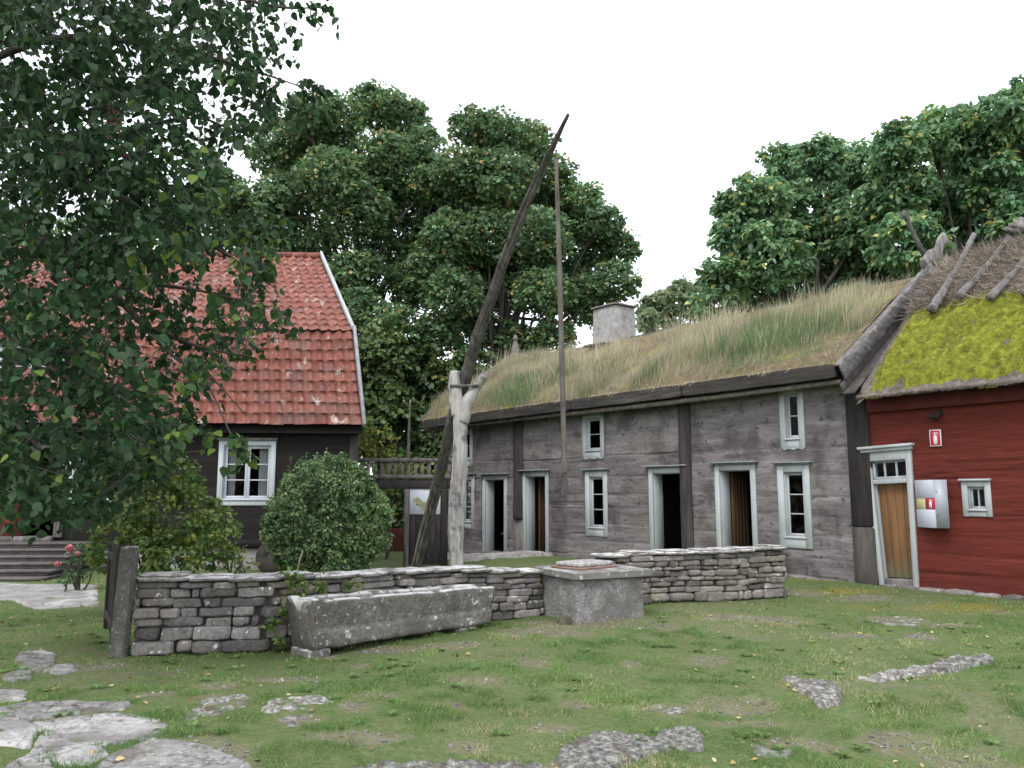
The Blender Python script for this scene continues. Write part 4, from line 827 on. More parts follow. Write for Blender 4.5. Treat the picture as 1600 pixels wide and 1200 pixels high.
# moss pad: lumpy, furrowed down the slope
t_ = np.arange(TR - .2, -.55, .022); n_ = np.arange(N0 + .0, -1.70, -.022)
T, Nn_ = np.meshgrid(t_, n_, indexing='ij'); zb = zr2(Nn_)
edge = np.minimum(np.minimum(-.62 - T + .05 * fbm(P3(Nn_, Nn_), 3, 3, 3), N0 - .02 - Nn_ + .04 * fbm(P3(T, T), 4, 5, 3)), Nn_ + 1.50 + .16 * fbm(P3(T, T), 1.8, 4, 4))
prof = sstep(-.02, .10, edge)
bl = .16 + .05 * fbm(P3(T, Nn_), 1.2, 15, 4) - .16 * sstep(.22, -.02, N0 - Nn_) 
lump = .08 * (1 - np.abs(fbm(P3(T * 1.6 + .35 * Nn_, Nn_ * .9), 4.6, 41, 3)) * 2.2) + .02 * fbm(P3(T, Nn_), 15, 42, 3)
dead = sstep(.25, .45, fbm(P3(T, Nn_), 1.7, 43, 4))
zz = zb + bl - .05 + prof * (.075 + lump - .045 * dead)
keep = (edge > -.02)[:-1, :-1]; V = FGR(np.stack([T, Nn_ + .0 * T, zz], -1).reshape(-1, 3)); Q = grid_faces(len(t_), len(n_), keep)[:, ::-1]
moss_o = link_mesh('moss', V, [Q], MA['moss'], rt, {'tone': np.clip(.5 + lump * 5 - .3 * dead, 0, 1).ravel()}, True)
def _roofpts(n, t0, t1, n0, n1):
    tt = t0 + (t1 - t0) * RNG.random(n); nn = n0 + (n1 - n0) * RNG.random(n); return tt, nn
tt, nn = _roofpts(26000, -4.6, -.64, N0 - .03, -1.5)
lp = .08 * (1 - np.abs(fbm(P3(tt * 1.6 + .35 * nn, nn * .9), 4.6, 41, 3)) * 2.2)
z = zr2(nn) + .16 + .05 * fbm(P3(tt, nn), 1.2, 15, 4) - .16 * sstep(.22, -.02, N0 - nn) + .02 + lp
P = FGR(np.stack([tt, nn, z], 1)); A = np.array([0, 0, .5]) + EYg * .7 + .4 * RNG.normal(size=(len(tt), 3))
v, f, t2 = leaf_arrays(P, A, unit(len(tt)), .030 * (.5 + RNG.random(len(tt))), 'blade', .3, np.clip(.52 + lp * 5 + .2 * RNG.normal(size=len(tt)), 0, 1))
tag(link_mesh('moss_tufts', v, [f], MA['mossblade'], moss_o, {'tone': t2}), kind='stuff')
# loose straw on the ridge heap and the eave fringe
tt, nn = _roofpts(42000, -4.8, -.45, -1.35, N1 - .3)
mir = np.abs(nn - N1); z = Z1r - mir / (N0 - N1) * (Z1r - Z0r) + .16 + .05 * fbm(P3(tt, nn), 1.2, 15, 4) - .25 * sstep(.4, 0, mir) + .10 * sstep(1.75, 1.35, mir) * sstep(-.42, -.8, tt) - .13 * sstep(-.66, -.40, tt)
P = FGR(np.stack([tt, nn, z + .03 * RNG.random(len(tt))], 1)); cl = unit(400)[RNG.integers(0, 400, len(tt))]
A = EYg * .75 + np.array([0, 0, -.45]) + .55 * RNG.normal(size=(len(tt), 3)) + .4 * EXg * noise(P3(tt, nn), 3, 8)[:, None]
A[:, 2] += .1
v1, f1, t1_ = leaf_arrays(P, A, unit(len(tt)), .26 * (.4 + RNG.random(len(tt))), 'blade', .045)
n2 = 5000; tt = -4.8 + 4.35 * RNG.random(n2); P = FGR(np.stack([tt, N0 - .02 + .04 * RNG.random(n2), Z0r + .0 + .03 * RNG.random(n2)], 1)); A = EYg * .7 + np.array([0, 0, -.5]) + .3 * RNG.normal(size=(n2, 3))
v2, f2, t2 = leaf_arrays(P, A, unit(n2), .07 * (.4 + RNG.random(n2)), 'blade', .06, .6 * RNG.random(n2))
tag(link_mesh('loose_straw', np.vstack([v1, v2]), [np.vstack([f1, f2 + len(v1)])], MA['straw'], rt, {'tone': np.concatenate([t1_, t2])}), kind='stuff')
# crossed ridge timbers riding the thatch
def rt3(px, py, off=.40):      # point on the raised roof plane
    n0_ = FGR(np.array([[0, N0, Z0r + off]]))[0]; u_ = FGR(np.array([[0, N1, Z1r + off]]))[0] - n0_; nn_ = np.cross(u_, EXg); return onpl(px, py, n0_, nn_)
for (a, b_, r0, r1) in (((1455, 485), (1522, 366), .085, .06), ((1498, 464), (1583, 362), .07, .05), ((1546, 466), (1625, 372), .07, .05), ((1600, 460), (1690, 340), .07, .05)):
    m = MB(); A_ = rt3(*a); B_ = rt3(*b_, off=.42); m_ = (A_ + B_) / 2 + np.array([0.03, 0, -.02])
    tube(m, [A_, m_, B_], [r0 * .95, r0 * .68, r1 * .8], seg=16, flat=.7, amp=.02, ns=6, sub=14, grooves=.25); m.build('ridge_timber', MA['ridge_wood'], RH)
for (px, py) in ((1585, 362), (1592, 356)):
    m = MB(); c = rt3(px, py, .45); tube(m, [c + (-.22, -.1, .02), c, c + (.12, .1, .2)], [.05, .08, .06], seg=8, amp=.02, sub=5); m.build('ridge_timber', MA['grey_wood'], RH)
# bracket of branch wood under the eave
m = MB(FGR); bt, bz = fac(1466, 650)
tube(m, [(bt - .02, -.02, bz + .06), (bt - .02, .06, bz + .02), (bt, .12, bz - .05)], [.05, .05, .045], seg=10, sub=5); tube(m, [(bt, .1, bz - .03), (bt + .1, .13, bz + .01)], [.04, .032], seg=10, sub=5)
m.build('branch_bracket', MA['dark_wood'], RH)

def extinguisher(mb, c0, c1, z0, z1, n):      # white pictogram: bottle, neck and hose
    wd = c1 - c0; hh = z1 - z0
    def pr(pts): 
        P = [(c0 + a * wd, n, z0 + b_ * hh) for a, b_ in pts]; Q = [(x, n + .002, z) for x, _, z in P]; k = len(P)
        mb.add(P + Q, [np.array([list(range(k, 2 * k))]), np.array([[i, (i + 1) % k, (i + 1) % k + k, i + k] for i in range(k)])])
    pr([(.36, .08), (.64, .08), (.66, .12), (.66, .62), (.60, .70), (.55, .73), (.45, .73), (.40, .70), (.34, .62), (.34, .12)])
    pr([(.46, .731), (.54, .731), (.54, .80), (.46, .80)]); pr([(.30, .801), (.62, .801), (.66, .86), (.50, .90), (.34, .86)])
    pr([(.62, .84), (.70, .80), (.76, .70), (.79, .70), (.74, .84), (.66, .90)])
s0, s1 = fac(1453, 672); e0, e1 = fac(1473, 697)
sg = thing('fire_extinguisher_sign', FGR(np.array([[s0, 0, e1]]))[0], 'small square red sign with a white fire extinguisher, above the cabinet', 'sign')
FS = lambda P: FGR(P * np.array([-1, 1, 1]) + np.array([0, 0, 0]))      # t reversed so the picture reads left to right
m = MB(FS); m.box((-s0, .02, e1), (-e0, .032, s1), .002); m.build('panel', MA['signwhite'], sg)
m = MB(FS); m.box((-s0 + .014, .033, e1 + .014), (-e0 - .014, .035, s1 - .014), .0005); m.build('red_field', MA['signred'], sg)
m = MB(FS); extinguisher(m, -s0, -e0, e1 + .01, s1 - .02, .036); m.build('pictogram', MA['signwhite'], sg)
# cabinet: wedge with its corner to the lawn
ctA, zA = fac(1431, 742); ctC, zC = fac(1481, 742); _, zB = fac(1431, 829)
cbt = (ctA + ctC) / 2; zt, zb_ = 1.72, .98
cab = thing('extinguisher_cabinet', FGR(np.array([[cbt, 0, zb_]]))[0], 'white and grey steel fire extinguisher cabinet on the red wall', 'cabinet')
pa = np.array([fac(1432, 785, .03)[0], .03]); pb_ = np.array([fac(1461, 785, .25)[0], .25]); pd = np.array([fac(1481.5, 785, .19)[0], .19]); pe = np.array([pd[0] + .08, .03])
def prism(mb, pts, z0, z1):
    k = len(pts); V = [(p[0], p[1], z0) for p in pts] + [(p[0], p[1], z1) for p in pts]
    mb.add(V, [np.array([list(range(k))[::-1], list(range(k, 2 * k))]), np.array([[i, (i + 1) % k, (i + 1) % k + k, i + k] for i in range(k)])])
m = MB(FGR); prism(m, [pa, pb_, pd, pe], zb_, zt); m.build('housing', MA['metal'], cab)
# white door face on the near-left side, its two halves and the little window between
dirv = (pb_ - pa); nrm = np.array([-dirv[1], dirv[0]]); nrm /= np.linalg.norm(nrm); nrm *= np.sign(nrm @ (np.array([-7.4, 13.0]) - pa))
def face(P): # local (s along face 0..1, out, z)
    q = pa + P[..., 0:1] * dirv + P[..., 1:2] * nrm; return FGR(np.concatenate([q, P[..., 2:3]], -1))
hz = zt - zb_
m = MB(face); m.box((.0, .001, zb_ + hz * .62), (1.0, .012, zt), .004); m.build('upper_panel', MA['metalwhite'], cab)
m = MB(face); m.box((.0, .001, zb_), (1.0, .012, zb_ + hz * .38), .004); m.build('lower_panel', MA['metalwhite'], cab)
m = MB(face); m.box((.0, .001, zb_ + hz * .385), (.50, .006, zb_ + hz * .615), .002); m.build('view_pane', MA['yellowish'], cab)
m = MB(face); m.box((.53, .001, zb_ + hz * .385), (1.0, .008, zb_ + hz * .615), .002); pl = m.build('label_plate', MA['signred'], cab)
m = MB(face); extinguisher(m, .55, 1.0, zb_ + hz * .39, zb_ + hz * .61, .0085); m.build('pictogram', MA['signwhite'], pl)
m = MB(FGR); 
for q_ in (.25, .75):
    m = MB(FGR); m.box((pb_[0] - .02, .235, zb_ + hz * q_), (pb_[0] - .032, .252, zb_ + hz * q_ + .012), .002)
    m.build('screw', MA['fascia'], cab)

# ------------------------------------------------------------------ left farmhouse
TH = R(4.0); EXl = np.array([math.cos(TH), math.sin(TH), 0]); EYl = np.array([math.sin(TH), -math.cos(TH), 0])
WY = 16.15; cL = at(555, 780, WY); cL[2] = 0
LHf = fr(cL, EXl, EYl)      # t runs negative to the left
def facL(px, py, n=0.0):
    P = onpl(px, py, cL + EYl * n, EYl); return float((P - cL) @ EXl), float(P[2])
LH = thing('farmhouse', cL, 'black tarred farmhouse with a red pantiled mansard roof behind the left tree', 'house')
wn = [facL(343, 688), facL(428, 790)]; W1 = (wn[0][0], wn[1][0], wn[1][1], wn[0][1])
wn = [facL(112, 688), facL(194, 790)]; W2 = (wn[0][0], wn[1][0], wn[1][1], wn[0][1])
d0, dz1 = facL(-75, 706); d1, dz0 = facL(84, 838)
TL0 = -14.0
_, zs0 = facL(300, 843)
timber_wall('timber_wall', MA['tar'], LH, LHf, TL0, 0, zs0, 3.1, [(W1[0] + .06, W1[1] - .06, W1[2] + .06, W1[3] - .06), (W2[0] + .06, W2[1] - .06, W2[2] + .06, W2[3] - .06), (d0, d1, dz0, dz1)], .24, step=.05, seed=12, groove=.02, big=.006)
for W_, cu in ((W1, True), (W2, True)):
    cur = [(W_[0] + .16, W_[0] + .30), (W_[1] - .36, W_[1] - .18)]
    window(LH, LHf, *W_, 3, 1, case=.10, wm=MA['cleanwhite'], curtain=cur, halfs=2, sashw=.05)
    m = MB(LHf); m.box((W_[0] - .03, -.02, W_[3] + .001), (W_[1] + .04, .09, W_[3] + .05), .01); m.build('window_cornice', MA['grey_wood'], LH)
m = MB(LHf); m.box((TL0, -.02, zs0 - .16), (.05, .06, zs0 - .002), .02); m.build('sill_beam', MA['tar'], LH)
m = MB(LHf)
m.box((TL0, -.3, -.3), (-.02, -.02, zs0 - .165), .03); m.build('plinth', MA['plinth'], LH)
m = MB(LHf); m.box((-.14, -.06, zs0), (.03, .035, 2.9), .01); m.build('corner_board', MA['dark_wood'], LH)
# entrance: herringbone leaf, dark doorway, jambs
m = MB(LHf); dw = d1 - d0
m.box((d1, -.03, dz0 - .02), (d1 + .17, .05, dz1 + .05), .01); m.box((d0 - .17, -.03, dz0 - .02), (d0, .05, dz1 + .05), .01); m.box((d0, -.03, dz1), (d1, .045, dz1 + .14), .01); m.box((d0, -.3, dz0 - .1), (d1, .10, dz0), .01)
dfr = m.build('door_frame', MA['grey_wood'], LH)
dm = d1 - .62
for (a, b_, sg_) in ((dm - .58, dm - .01, 1), (d0 + .02, dm - .6, -1)):
    m = MB(LHf); m.box((a, -.10, dz0), (b_, -.075, dz1 - .01), .003)
    x0, x1 = a + .05, b_ - .05; zz = dz0 - .3
    while zz < dz1 - .1:     # slanted strips
        z0_, z1_ = (zz, zz + (x1 - x0) * .8) if sg_ < 0 else (zz + (x1 - x0) * .8, zz)
        if max(z0_, z1_) < dz1 - .05 and min(z0_, z1_) > dz0 + .03: plank(m, (x0, -.065, z0_), (x1, -.065, z1_), .085, .02, up=(0, 0, 1))
        zz += .10
    m.build('door_leaf', MA['redboard'], LH)
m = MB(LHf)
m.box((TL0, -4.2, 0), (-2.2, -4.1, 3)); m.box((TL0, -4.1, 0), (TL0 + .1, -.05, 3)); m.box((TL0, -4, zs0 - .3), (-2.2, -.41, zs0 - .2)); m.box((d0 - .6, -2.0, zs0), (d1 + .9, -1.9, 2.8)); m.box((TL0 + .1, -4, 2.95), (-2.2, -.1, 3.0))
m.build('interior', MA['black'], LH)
# pantile roof: skewed slopes fitted to eave, break and ridge
E0 = at(566, 664, 15.8); az = R(-23.5); V2 = np.array([math.sin(az), math.cos(az), 0])
def slopept(px, py, E):
    r = ray(px, py); k = (E[0] * r[1] - E[1] * r[0]) / (V2[1] * r[0] - V2[0] * r[1]); Pw = E + V2 * k; s_ = Pw[1] / r[1]; return np.array([Pw[0], Pw[1], EYE + r[2] * s_])
E1 = slopept(550, 517, E0); E2 = slopept(500, 403, E0)
def pantiles(name, A, B, length, rows, parent, colw=.222, seed=1, amp=.027):
    """A lower right corner, B upper right corner; tiles run leftwards along -EXl"""
    up = B - A; L_ = np.linalg.norm(up); up = up / L_; nrm_ = np.cross(EXl, up); nrm_ /= np.linalg.norm(nrm_)
    if nrm_[2] < 0: nrm_ = -nrm_
    rh_ = L_ / rows; ncol = int(length / colw); ups = 9
    u = np.arange(ncol * ups + 1) / ups
    vv = []; 
    for r_ in range(rows): vv += [r_ + .0, r_ + .04, r_ + .5, r_ + .985]
    vv = np.array(vv); U, Vv = np.meshgrid(u, vv, indexing='ij')
    col = np.floor(U).astype(int); row = np.floor(Vv + 1e-6).astype(int); fu = U - np.floor(U)
    col = np.minimum(col, ncol - 1); fu = U - col
    rnd1 = _h(col, row, col * 0, seed); rnd2 = _h(col, row, col * 0, seed + 9)
    prof = amp * np.cos(2 * np.pi * (fu - .28)) + .006 * np.cos(4 * np.pi * (fu - .2))        # S-shaped section
    fv = Vv - row
    lift = .030 * (1 - fv) + (rnd1 - .5) * .012
    scal = -.026 * np.cos(2 * np.pi * (fu - .28)) * (1 - fv)         # the leading edge dips with the roll
    uu = (U * colw + (rnd2 - .5) * .012)
    P = A - uu[..., None] * EXl + ((Vv * rh_ + scal + (rnd1 - .5) * .014 * (1 - fv)))[..., None] * up + (prof + lift)[..., None] * nrm_
    P = P + (.03 * noise(P3(U * .3, Vv * .4), 1, seed))[..., None] * nrm_
    tn = np.clip(.5 + (_h(col, row, col * 0, seed + 3) - .5) * 1.0, 0, 1)
    return link_mesh(name, P.reshape(-1, 3), [grid_faces(len(u), len(vv))], MA['tile'], parent, {'tone': tn.ravel()}, True), nrm_, up
_c = cL + EXl * -.02; _q = [_c, _c + V2 * 5.4, _c + V2 * 5.4 - EXl * .1, _c - EXl * .1]
m = MB(); m.add([(p[0], p[1], z) for z in (-.3, 2.9) for p in _q], [np.array([[0, 1, 5, 4], [1, 2, 6, 5], [2, 3, 7, 6], [3, 0, 4, 7], [4, 5, 6, 7]])]); m.build('gable_wall', MA['tar'], LH)
lowr, nl, ul = pantiles('lower_roof_slope', E0, E1, 15.5, 9, LH, seed=3, amp=.042)
uppr, nu_, uu_ = pantiles('upper_roof_slope', E1 + (E1 - E2) * .012 + np.array([0, -.015, .008]), E2, 15.5, 15, LH, seed=8)
for o_ in (lowr, uppr):
    me = o_.data; bm_ = bmesh.new(); bm_.from_mesh(me); bmesh.ops.recalc_face_normals(bm_, faces=bm_.faces); bm_.to_mesh(me); bm_.free()
# boarding under the tiles + far side
m = MB(); a = -EXl * 15.5
back = E2 + V2 * 4.2 - np.array([0, 0, 2.8]); bb = back + V2 * 1.1 - np.array([0, 0, 2.1])
dz = np.array([0, .10, -.16])
m.add([E0 + dz, E1 + dz, E2 + dz, back, bb, E0 + a + dz, E1 + a + dz, E2 + a + dz, back + a, bb + a], [np.array([[0, 1, 6, 5], [1, 2, 7, 6], [2, 3, 8, 7], [3, 4, 9, 8]]), np.array([[0, 1, 2, 3, 4], [9, 8, 7, 6, 5]])])
m.build('roof_boarding', MA['tar'], LH)
m = MB(); k = 0
while k < 15.3:
    c = E2 - EXl * (k + .2) + np.array([0, .0, .05]); tube(m, [c + EXl * .22, c - EXl * .2], [.10, .085], seg=12, sub=1); k += .38
m.build('ridge_tiles', MA['tile'], LH)
m = MB(); plank(m, E1 + EXl * .02 + (0, 0, .07), E2 + EXl * .02 + (0, 0, .14), .12, .06); m.build('verge_board', MA['white'], LH)
m = MB(); plank(m, E0 + EXl * .04 + (0, 0, -.02), E1 + EXl * .04 + (0, 0, .08), .16, .06); m.build('verge_board', MA['cap'], LH)
m = MB(LHf); m.box((TL0, -.05, 2.70), (.0, .20, 2.80), .01); m.build('soffit', MA['tar'], LH)
# dormer
q = at(45, 545, 16.3); dt0 = facL(0, 600)[0]; dt1 = facL(88, 600)[0]
zd0 = at(45, 612, 16.4)[2]; zd1 = at(45, 545, 16.4)[2]
m = MB(LHf); m.box((dt0 - .25, -1.8, zd0 - .05), (dt1 + .05, -.22, zd1), .01); drm = m.build('dormer', MA['tar'], LH)
m = MB(LHf)
for bx in (((dt0 - .2, -.219, zd0), (dt0 - .1, -.17, zd1 - .02)), ((dt1 - .08, -.219, zd0), (dt1 + .02, -.17, zd1 - .02)), ((dt0 - .1, -.219, zd1 - .1), (dt1 - .08, -.172, zd1 - .02)), ((dt0 - .1, -.219, zd0), (dt1 - .08, -.172, zd0 + .09)), (((dt0 + dt1) / 2 - .1, -.219, zd0 + .09), ((dt0 + dt1) / 2 - .03, -.172, zd1 - .1)),
           ((dt0 - .1, -.219, (zd0 + zd1) / 2 - .015), (dt1 - .08, -.18, (zd0 + zd1) / 2 + .015))): m.box(*bx)
m.build('window', MA['cleanwhite'], drm)
m = MB(LHf); m.add([(dt0 - .1, -.20, zd0), (dt1, -.20, zd0), (dt1, -.20, zd1 - .05), (dt0 - .1, -.20, zd1 - .05)], [np.array([[0, 1, 2, 3]])]); m.build('pane', MA['glass'], drm)
m = MB(LHf); m.box((dt0 - .4, -2.2, zd1), (dt1 + .2, -.05, zd1 + .06), .01); m.build('roof', MA['tile'], drm)
# steps
st = thing('stone_steps', LHf(np.array([[d1, .8, 0]]))[0], 'flight of six grey stone steps up to the farmhouse door', 'steps')
t0s = facL(-110, 880, 1.0)[0]; t1s = facL(106, 880, 1.0)[0]
nst = 6; ztop = dz0 - .09; dep = .30
for i in range(nst):
    m = MB(LHf); z1_ = ztop - i * ztop / nst; n0_, n1_ = .08, .50 + i * dep
    m.box((t0s, n0_, z1_ - ztop / nst * .99), (t1s + .05 * (i % 2), n1_, z1_ - .045), .01); m.box((t0s - .03, n0_, z1_ - .044), (t1s + .06, n1_ + .035, z1_), .014)
    m.build('step', MA['steps'], st)
# dark round stone by the plinth
m = MB(); c = at(427, 872, 15.5); c[2] = gz(c[0], c[1]) + .28
th = np.linspace(0, 2 * np.pi, 40, endpoint=False)
ringo = [(c[0] + .32 * math.cos(a), c[1] - .06 + .05 * math.sin(a), c[2] + .32 * math.sin(a)) for a in th]; ringi = [(c[0] + .10 * math.cos(a), c[1] - .06 + .05 * math.sin(a), c[2] + .10 * math.sin(a)) for a in th]
V = np.array(ringo + ringi + [(x, y + .12, z) for x, y, z in ringo] + [(x, y + .12, z) for x, y, z in ringi]); i = np.arange(40); j = (i + 1) % 40
m.add(V, [np.vstack([np.stack([i, j, j + 40, i + 40], 1), np.stack([i + 80, i + 120, j + 120, j + 80], 1), np.stack([i, i + 80, j + 80, j], 1), np.stack([i + 40, j + 40, j + 120, i + 120], 1)])])
m.add(ringi, [np.array([list(range(40))])]); m.add([(x, y + .05, z) for x, y, z in ringi], [np.array([list(range(40))[::-1]])])
tag(m.build('millstone', MA['fascia']), 'dark round stone leaning on the plinth, half behind the round bush', 'millstone')

# ------------------------------------------------------------------ plank gateway between the houses
GY = 19.0
def G3(px, py): return at(px, py, GY)
gb = G3(640, 881); gzv = gb[2]
gw = thing('gateway', gb, 'plank gateway with a slatted rail on top, between the two houses', 'gateway')
FGt = fr((0, GY, 0), (1, 0, 0), (0, -1, 0))
def xg(px, py=780): return float(at(px, py, GY)[0])
def zg(py, px=640): return float(at(px, py, GY)[2])
XL, XR = xg(560), xg(716)
m = MB(FGt)
m.box((XL, -.03, zg(748)), (XR, .10, zg(742)), .01); m.box((XL, -.05, zg(722)), (XR, .09, zg(716)), .01); m.build('rail', MA['grey_wood'], gw)
for i in range(16):
    m = MB(FGt); x_ = xg(564 + i * 10.6); w_ = .066 + .012 * random.random()
    m.box((x_ - w_ / 2, -.0, zg(743) - .0), (x_ + w_ / 2, .03, zg(720)), .006, M=None)
    V = m.V[0]; m.build('slat', MA['grey_wood'], gw)
m = MB(FGt); m.box((XL, -.04, zg(764)), (XR, .06, zg(749)), .012); m.build('lintel', MA['dark_wood'], gw)
m = MB(FGt); m.box((xg(632), -.06, gzv - .1), (xg(640), .065, zg(764) - .001), .01); m.build('gate_post', MA['grey_wood'], gw)
m = MB(FGt); m.box((xg(690), -.06, gzv - .1), (xg(700), .10, zg(764) - .002), .02); m.build('gate_post', MA['dark_wood'], gw)
m = MB(FGt); m.box((xg(704), -.06, gzv - .1), (xg(716), .14, zg(735)), .02); m.build('gate_post', MA['dark_wood'], gw)
m = MB(FGt); x_ = xg(640) + .004
while x_ < xg(690) - .03:
    w_ = min(.12 + .05 * random.random(), xg(690) - .004 - x_); m.box((x_, -.02, gzv - .02), (x_ + w_ - .006, .02, zg(764) - .003), .005); x_ += w_
m.build('plank_panel', MA['dark_wood'], gw)
mp_ = thing('map_board', FGt(np.array([[xg(664), .03, zg(803)]]))[0], 'white board with a small coloured site map, on the plank gateway behind the leaning beam', 'map board')
x0_, x1_, z0_, z1_ = xg(640.5), xg(688.5), zg(803.5), zg(763.5)
m = MB(FGt); m.box((x0_, .021, z0_), (x1_, .035, z1_), .004); m.build('board', MA['paper'], mp_)
m = MB(FGt); wd = x1_ - x0_; hh = z1_ - z0_; rr = random.Random(3)
for k in range(60):
    a = rr.random(); b_ = rr.random(); cx = x0_ + wd * (.17 + .42 * a); cy = z0_ + hh * (.44 + .08 * math.sin(a * 5 + 1) - .08 * a + .26 * (b_ - .5)); s_ = .014 + .03 * rr.random(); kk = 7
    V = [(cx + s_ * (1.3 + .4 * rr.random()) * math.cos(t_), .0365 + k * .00002, cy + s_ * math.sin(t_)) for t_ in np.linspace(0, 2 * math.pi, kk, endpoint=False)]
    m.add(V, [np.array([list(range(kk))[::-1]])])
m.build('site_plan', MA['mapink'], mp_)
m = MB(FGt)
for (a, b_, w_, h_) in ((.40, .93, .30, .018), (.72, .75, .03, .03), (.80, .78, .05, .02), (.12, .22, .04, .05), (.28, .12, .30, .015), (.30, .17, .26, .012)): m = MB(FGt); m.box((x0_ + wd * a, .0355, z0_ + hh * b_), (x0_ + wd * (a + w_), .0365, z0_ + hh * (b_ + h_)), .0002); m.build('print', MA['maptext'], mp_)
pass
# low red boarding seen through the gateway
m = MB(); p0 = at(560, 880, 25); p1 = at(640, 880, 25); zt_ = at(620, 826, 25)[2]
for i in range(12):
    a = p0[0] + (p1[0] - p0[0]) * i / 12; m.box((a, 25, -.4), (a + (p1[0] - p0[0]) / 12 - .01, 25.04, zt_), .005)
tag(m.build('red_fence', MA['redboard']), 'low dark red board fence seen through the gateway opening', 'fence')

# ------------------------------------------------------------------ dry stone walls
def wall_path(pts):
    P = np.array(pts, float); seg = np.linalg.norm(np.diff(P, axis=0), axis=1); cum = np.concatenate([[0], np.cumsum(seg)])
    def f(s_):
        s_ = min(max(s_, 0), cum[-1]); i = min(int(np.searchsorted(cum, s_, 'right')) - 1, len(seg) - 1); u = (s_ - cum[i]) / seg[i]
        return P[i] * (1 - u) + P[i + 1] * u, (P[i + 1] - P[i]) / seg[i]
    return f, cum[-1]
def stone_wall(label, pts, heights, thick, seed, courses=None, lmul=1.0):
    f, L_ = wall_path(pts); r_ = random.Random(seed); m = MB(); c0 = f(L_ / 2)[0]
    hs = lambda s_: np.interp(s_ / L_, [h[0] for h in heights], [h[1] for h in heights])
    zl = [0.0]; 
    while zl[-1] < .62: zl.append(zl[-1] + (.105 if zl[-1] < .2 else .072) * (.75 + .5 * r_.random()))
    zl = np.array(zl) / zl[-1]
    for ci in range(len(zl) - 1):
        for side in (-1, 1):
            s_ = -.1 * r_.random()
            while s_ < L_:
                l_ = (.15 + .30 * r_.random() ** 1.3) * lmul * (1.25 if ci > len(zl) - 4 else 1.0)
                if r_.random() < .07: l_ = .07
                a = max(s_, 0); b_ = min(s_ + l_, L_); s_ += l_ + .006
                if b_ - a < .045: continue
                sc = (a + b_) / 2; p, d = f(sc); nn_ = np.array([d[1], -d[0]]); H_ = hs(sc) - .07
                z0_, z1_ = zl[ci] * H_, zl[ci + 1] * H_; dep = thick * .56; off = side * (thick / 2 - dep / 2 + (r_.random() - .5) * .05 - .04 * (ci / len(zl)))
                q = p + nn_ * off * -1 if side > 0 else p - nn_ * off
                g0 = float(gz(q[0], q[1]))
                jz = .012 * (r_.random() - .5)
                rock(m, (q[0], q[1], g0 + (z0_ + z1_) / 2 + .01 + jz), (b_ - a + .002, dep, z1_ - z0_ + .006 - .012 * r_.random()), rotz=math.atan2(d[1], d[0]) + .05 * (r_.random() - .5), q=r_.choice((4, 6, 9)), amp=.03, ns=8, n=9, seed=r_.randrange(9999), tone=r_.random())
    s_ = 0.0; m1 = m; m = MB()         # coping: thin wide flags
    while s_ < L_:
        l_ = (.25 + .35 * r_.random()) * lmul; a, b_ = s_, min(s_ + l_, L_); s_ += l_ - .01
        if b_ - a < .08: break
        p, d = f((a + b_) / 2); H_ = hs((a + b_) / 2); g0 = float(gz(p[0], p[1]))
        for lay in range(1 + (r_.random() < .45)):
            rock(m, (p[0] + .04 * (r_.random() - .5), p[1] + .04 * (r_.random() - .5), g0 + H_ - .035 - lay * -.028), (b_ - a + .03 - lay * .08, thick * (1.08 - lay * .15) * (.9 + .2 * r_.random()), .045 if lay == 0 else .03), rotz=math.atan2(d[1], d[0]) + .12 * (r_.random() - .5), q=5, amp=.032, ns=7, n=11, seed=r_.randrange(9999), tone=r_.random())
    cp = m; m = m1
    # rubble core keeps daylight from showing through
    K = 24; V = []; 
    for i in range(K + 1):
        p, d = f(.06 + (L_ - .12) * i / K); nn_ = np.array([d[1], -d[0]]); H_ = hs(L_ * i / K) - .10
        for sx, z in ((-1, -.05), (-1, H_), (1, H_), (1, -.05)): V.append((*(p + nn_ * sx * thick * .22), z))
    Q = [[i * 4 + j, i * 4 + j + 1, (i + 1) * 4 + j + 1, (i + 1) * 4 + j] for i in range(K) for j in range(3)]
    m.add(np.array(V), [np.array(Q)], 0.0)
    w_ = tag(m.build('stone_wall', MA['stonewall'], None, True), label, 'stone wall', 'dry stone walls across the yard'); cp.build('coping', MA['coping'], w_, True); return w_
wls = gpt(196, 1025)[:2]; d_ = np.array([.05, .19])
stone_wall('long curved dry stone wall with white lichen coping, behind the stone trough', [(wls[0], wls[1] + .2), (-2.45, 8.2), (-1.62, 9.0), (-.62, 9.85), (.30, 10.42)], [(0, .74), (.25, .73), (.5, .68), (.75, .64), (1, .57)], .42, 5)
stone_wall('shorter dry stone wall to the right of the well, below the log house', [(1.15, 11.05), (1.9, 11.4), (2.9, 11.75), (3.98, 12.25)], [(0, .66), (.08, .70), (.4, .70), (1, .76)], .42, 15)

# gate post and gate leaf at the left
pb0 = gpt(166, 1028); pb1 = gpt(195, 1028); pc = (pb0 + pb1) / 2
m = MB(); V_, F_ = _cube(14); P = V_ / ((np.abs(V_) ** 16).sum(1) ** (1 / 16))[:, None] * np.array([.066, .066, .54]); P = P + .008 * np.stack([fbm(P, 8, 1), fbm(P, 8, 2), fbm(P, 8, 3)], 1)
P[:, 0] += .02 * (P[:, 2] / .5); m.add(P + np.array([pc[0] + .015, pc[1] + .07, .47]), [F_], .5)
tag(m.build('gate_post', MA['postconc'], None, True), 'square rough stone gate post at the left end of the wall', 'gate post')
gl = thing('wooden_gate', (pc[0] - .1, pc[1] + .3, 0), 'dark wooden gate leaf swung open beside the stone gate post', 'gate')
gs = np.array([pc[0] - .13, pc[1] + .22, 0]); gd = np.array([-.50, .86, 0]); gn = np.array([-gd[1], gd[0], 0])
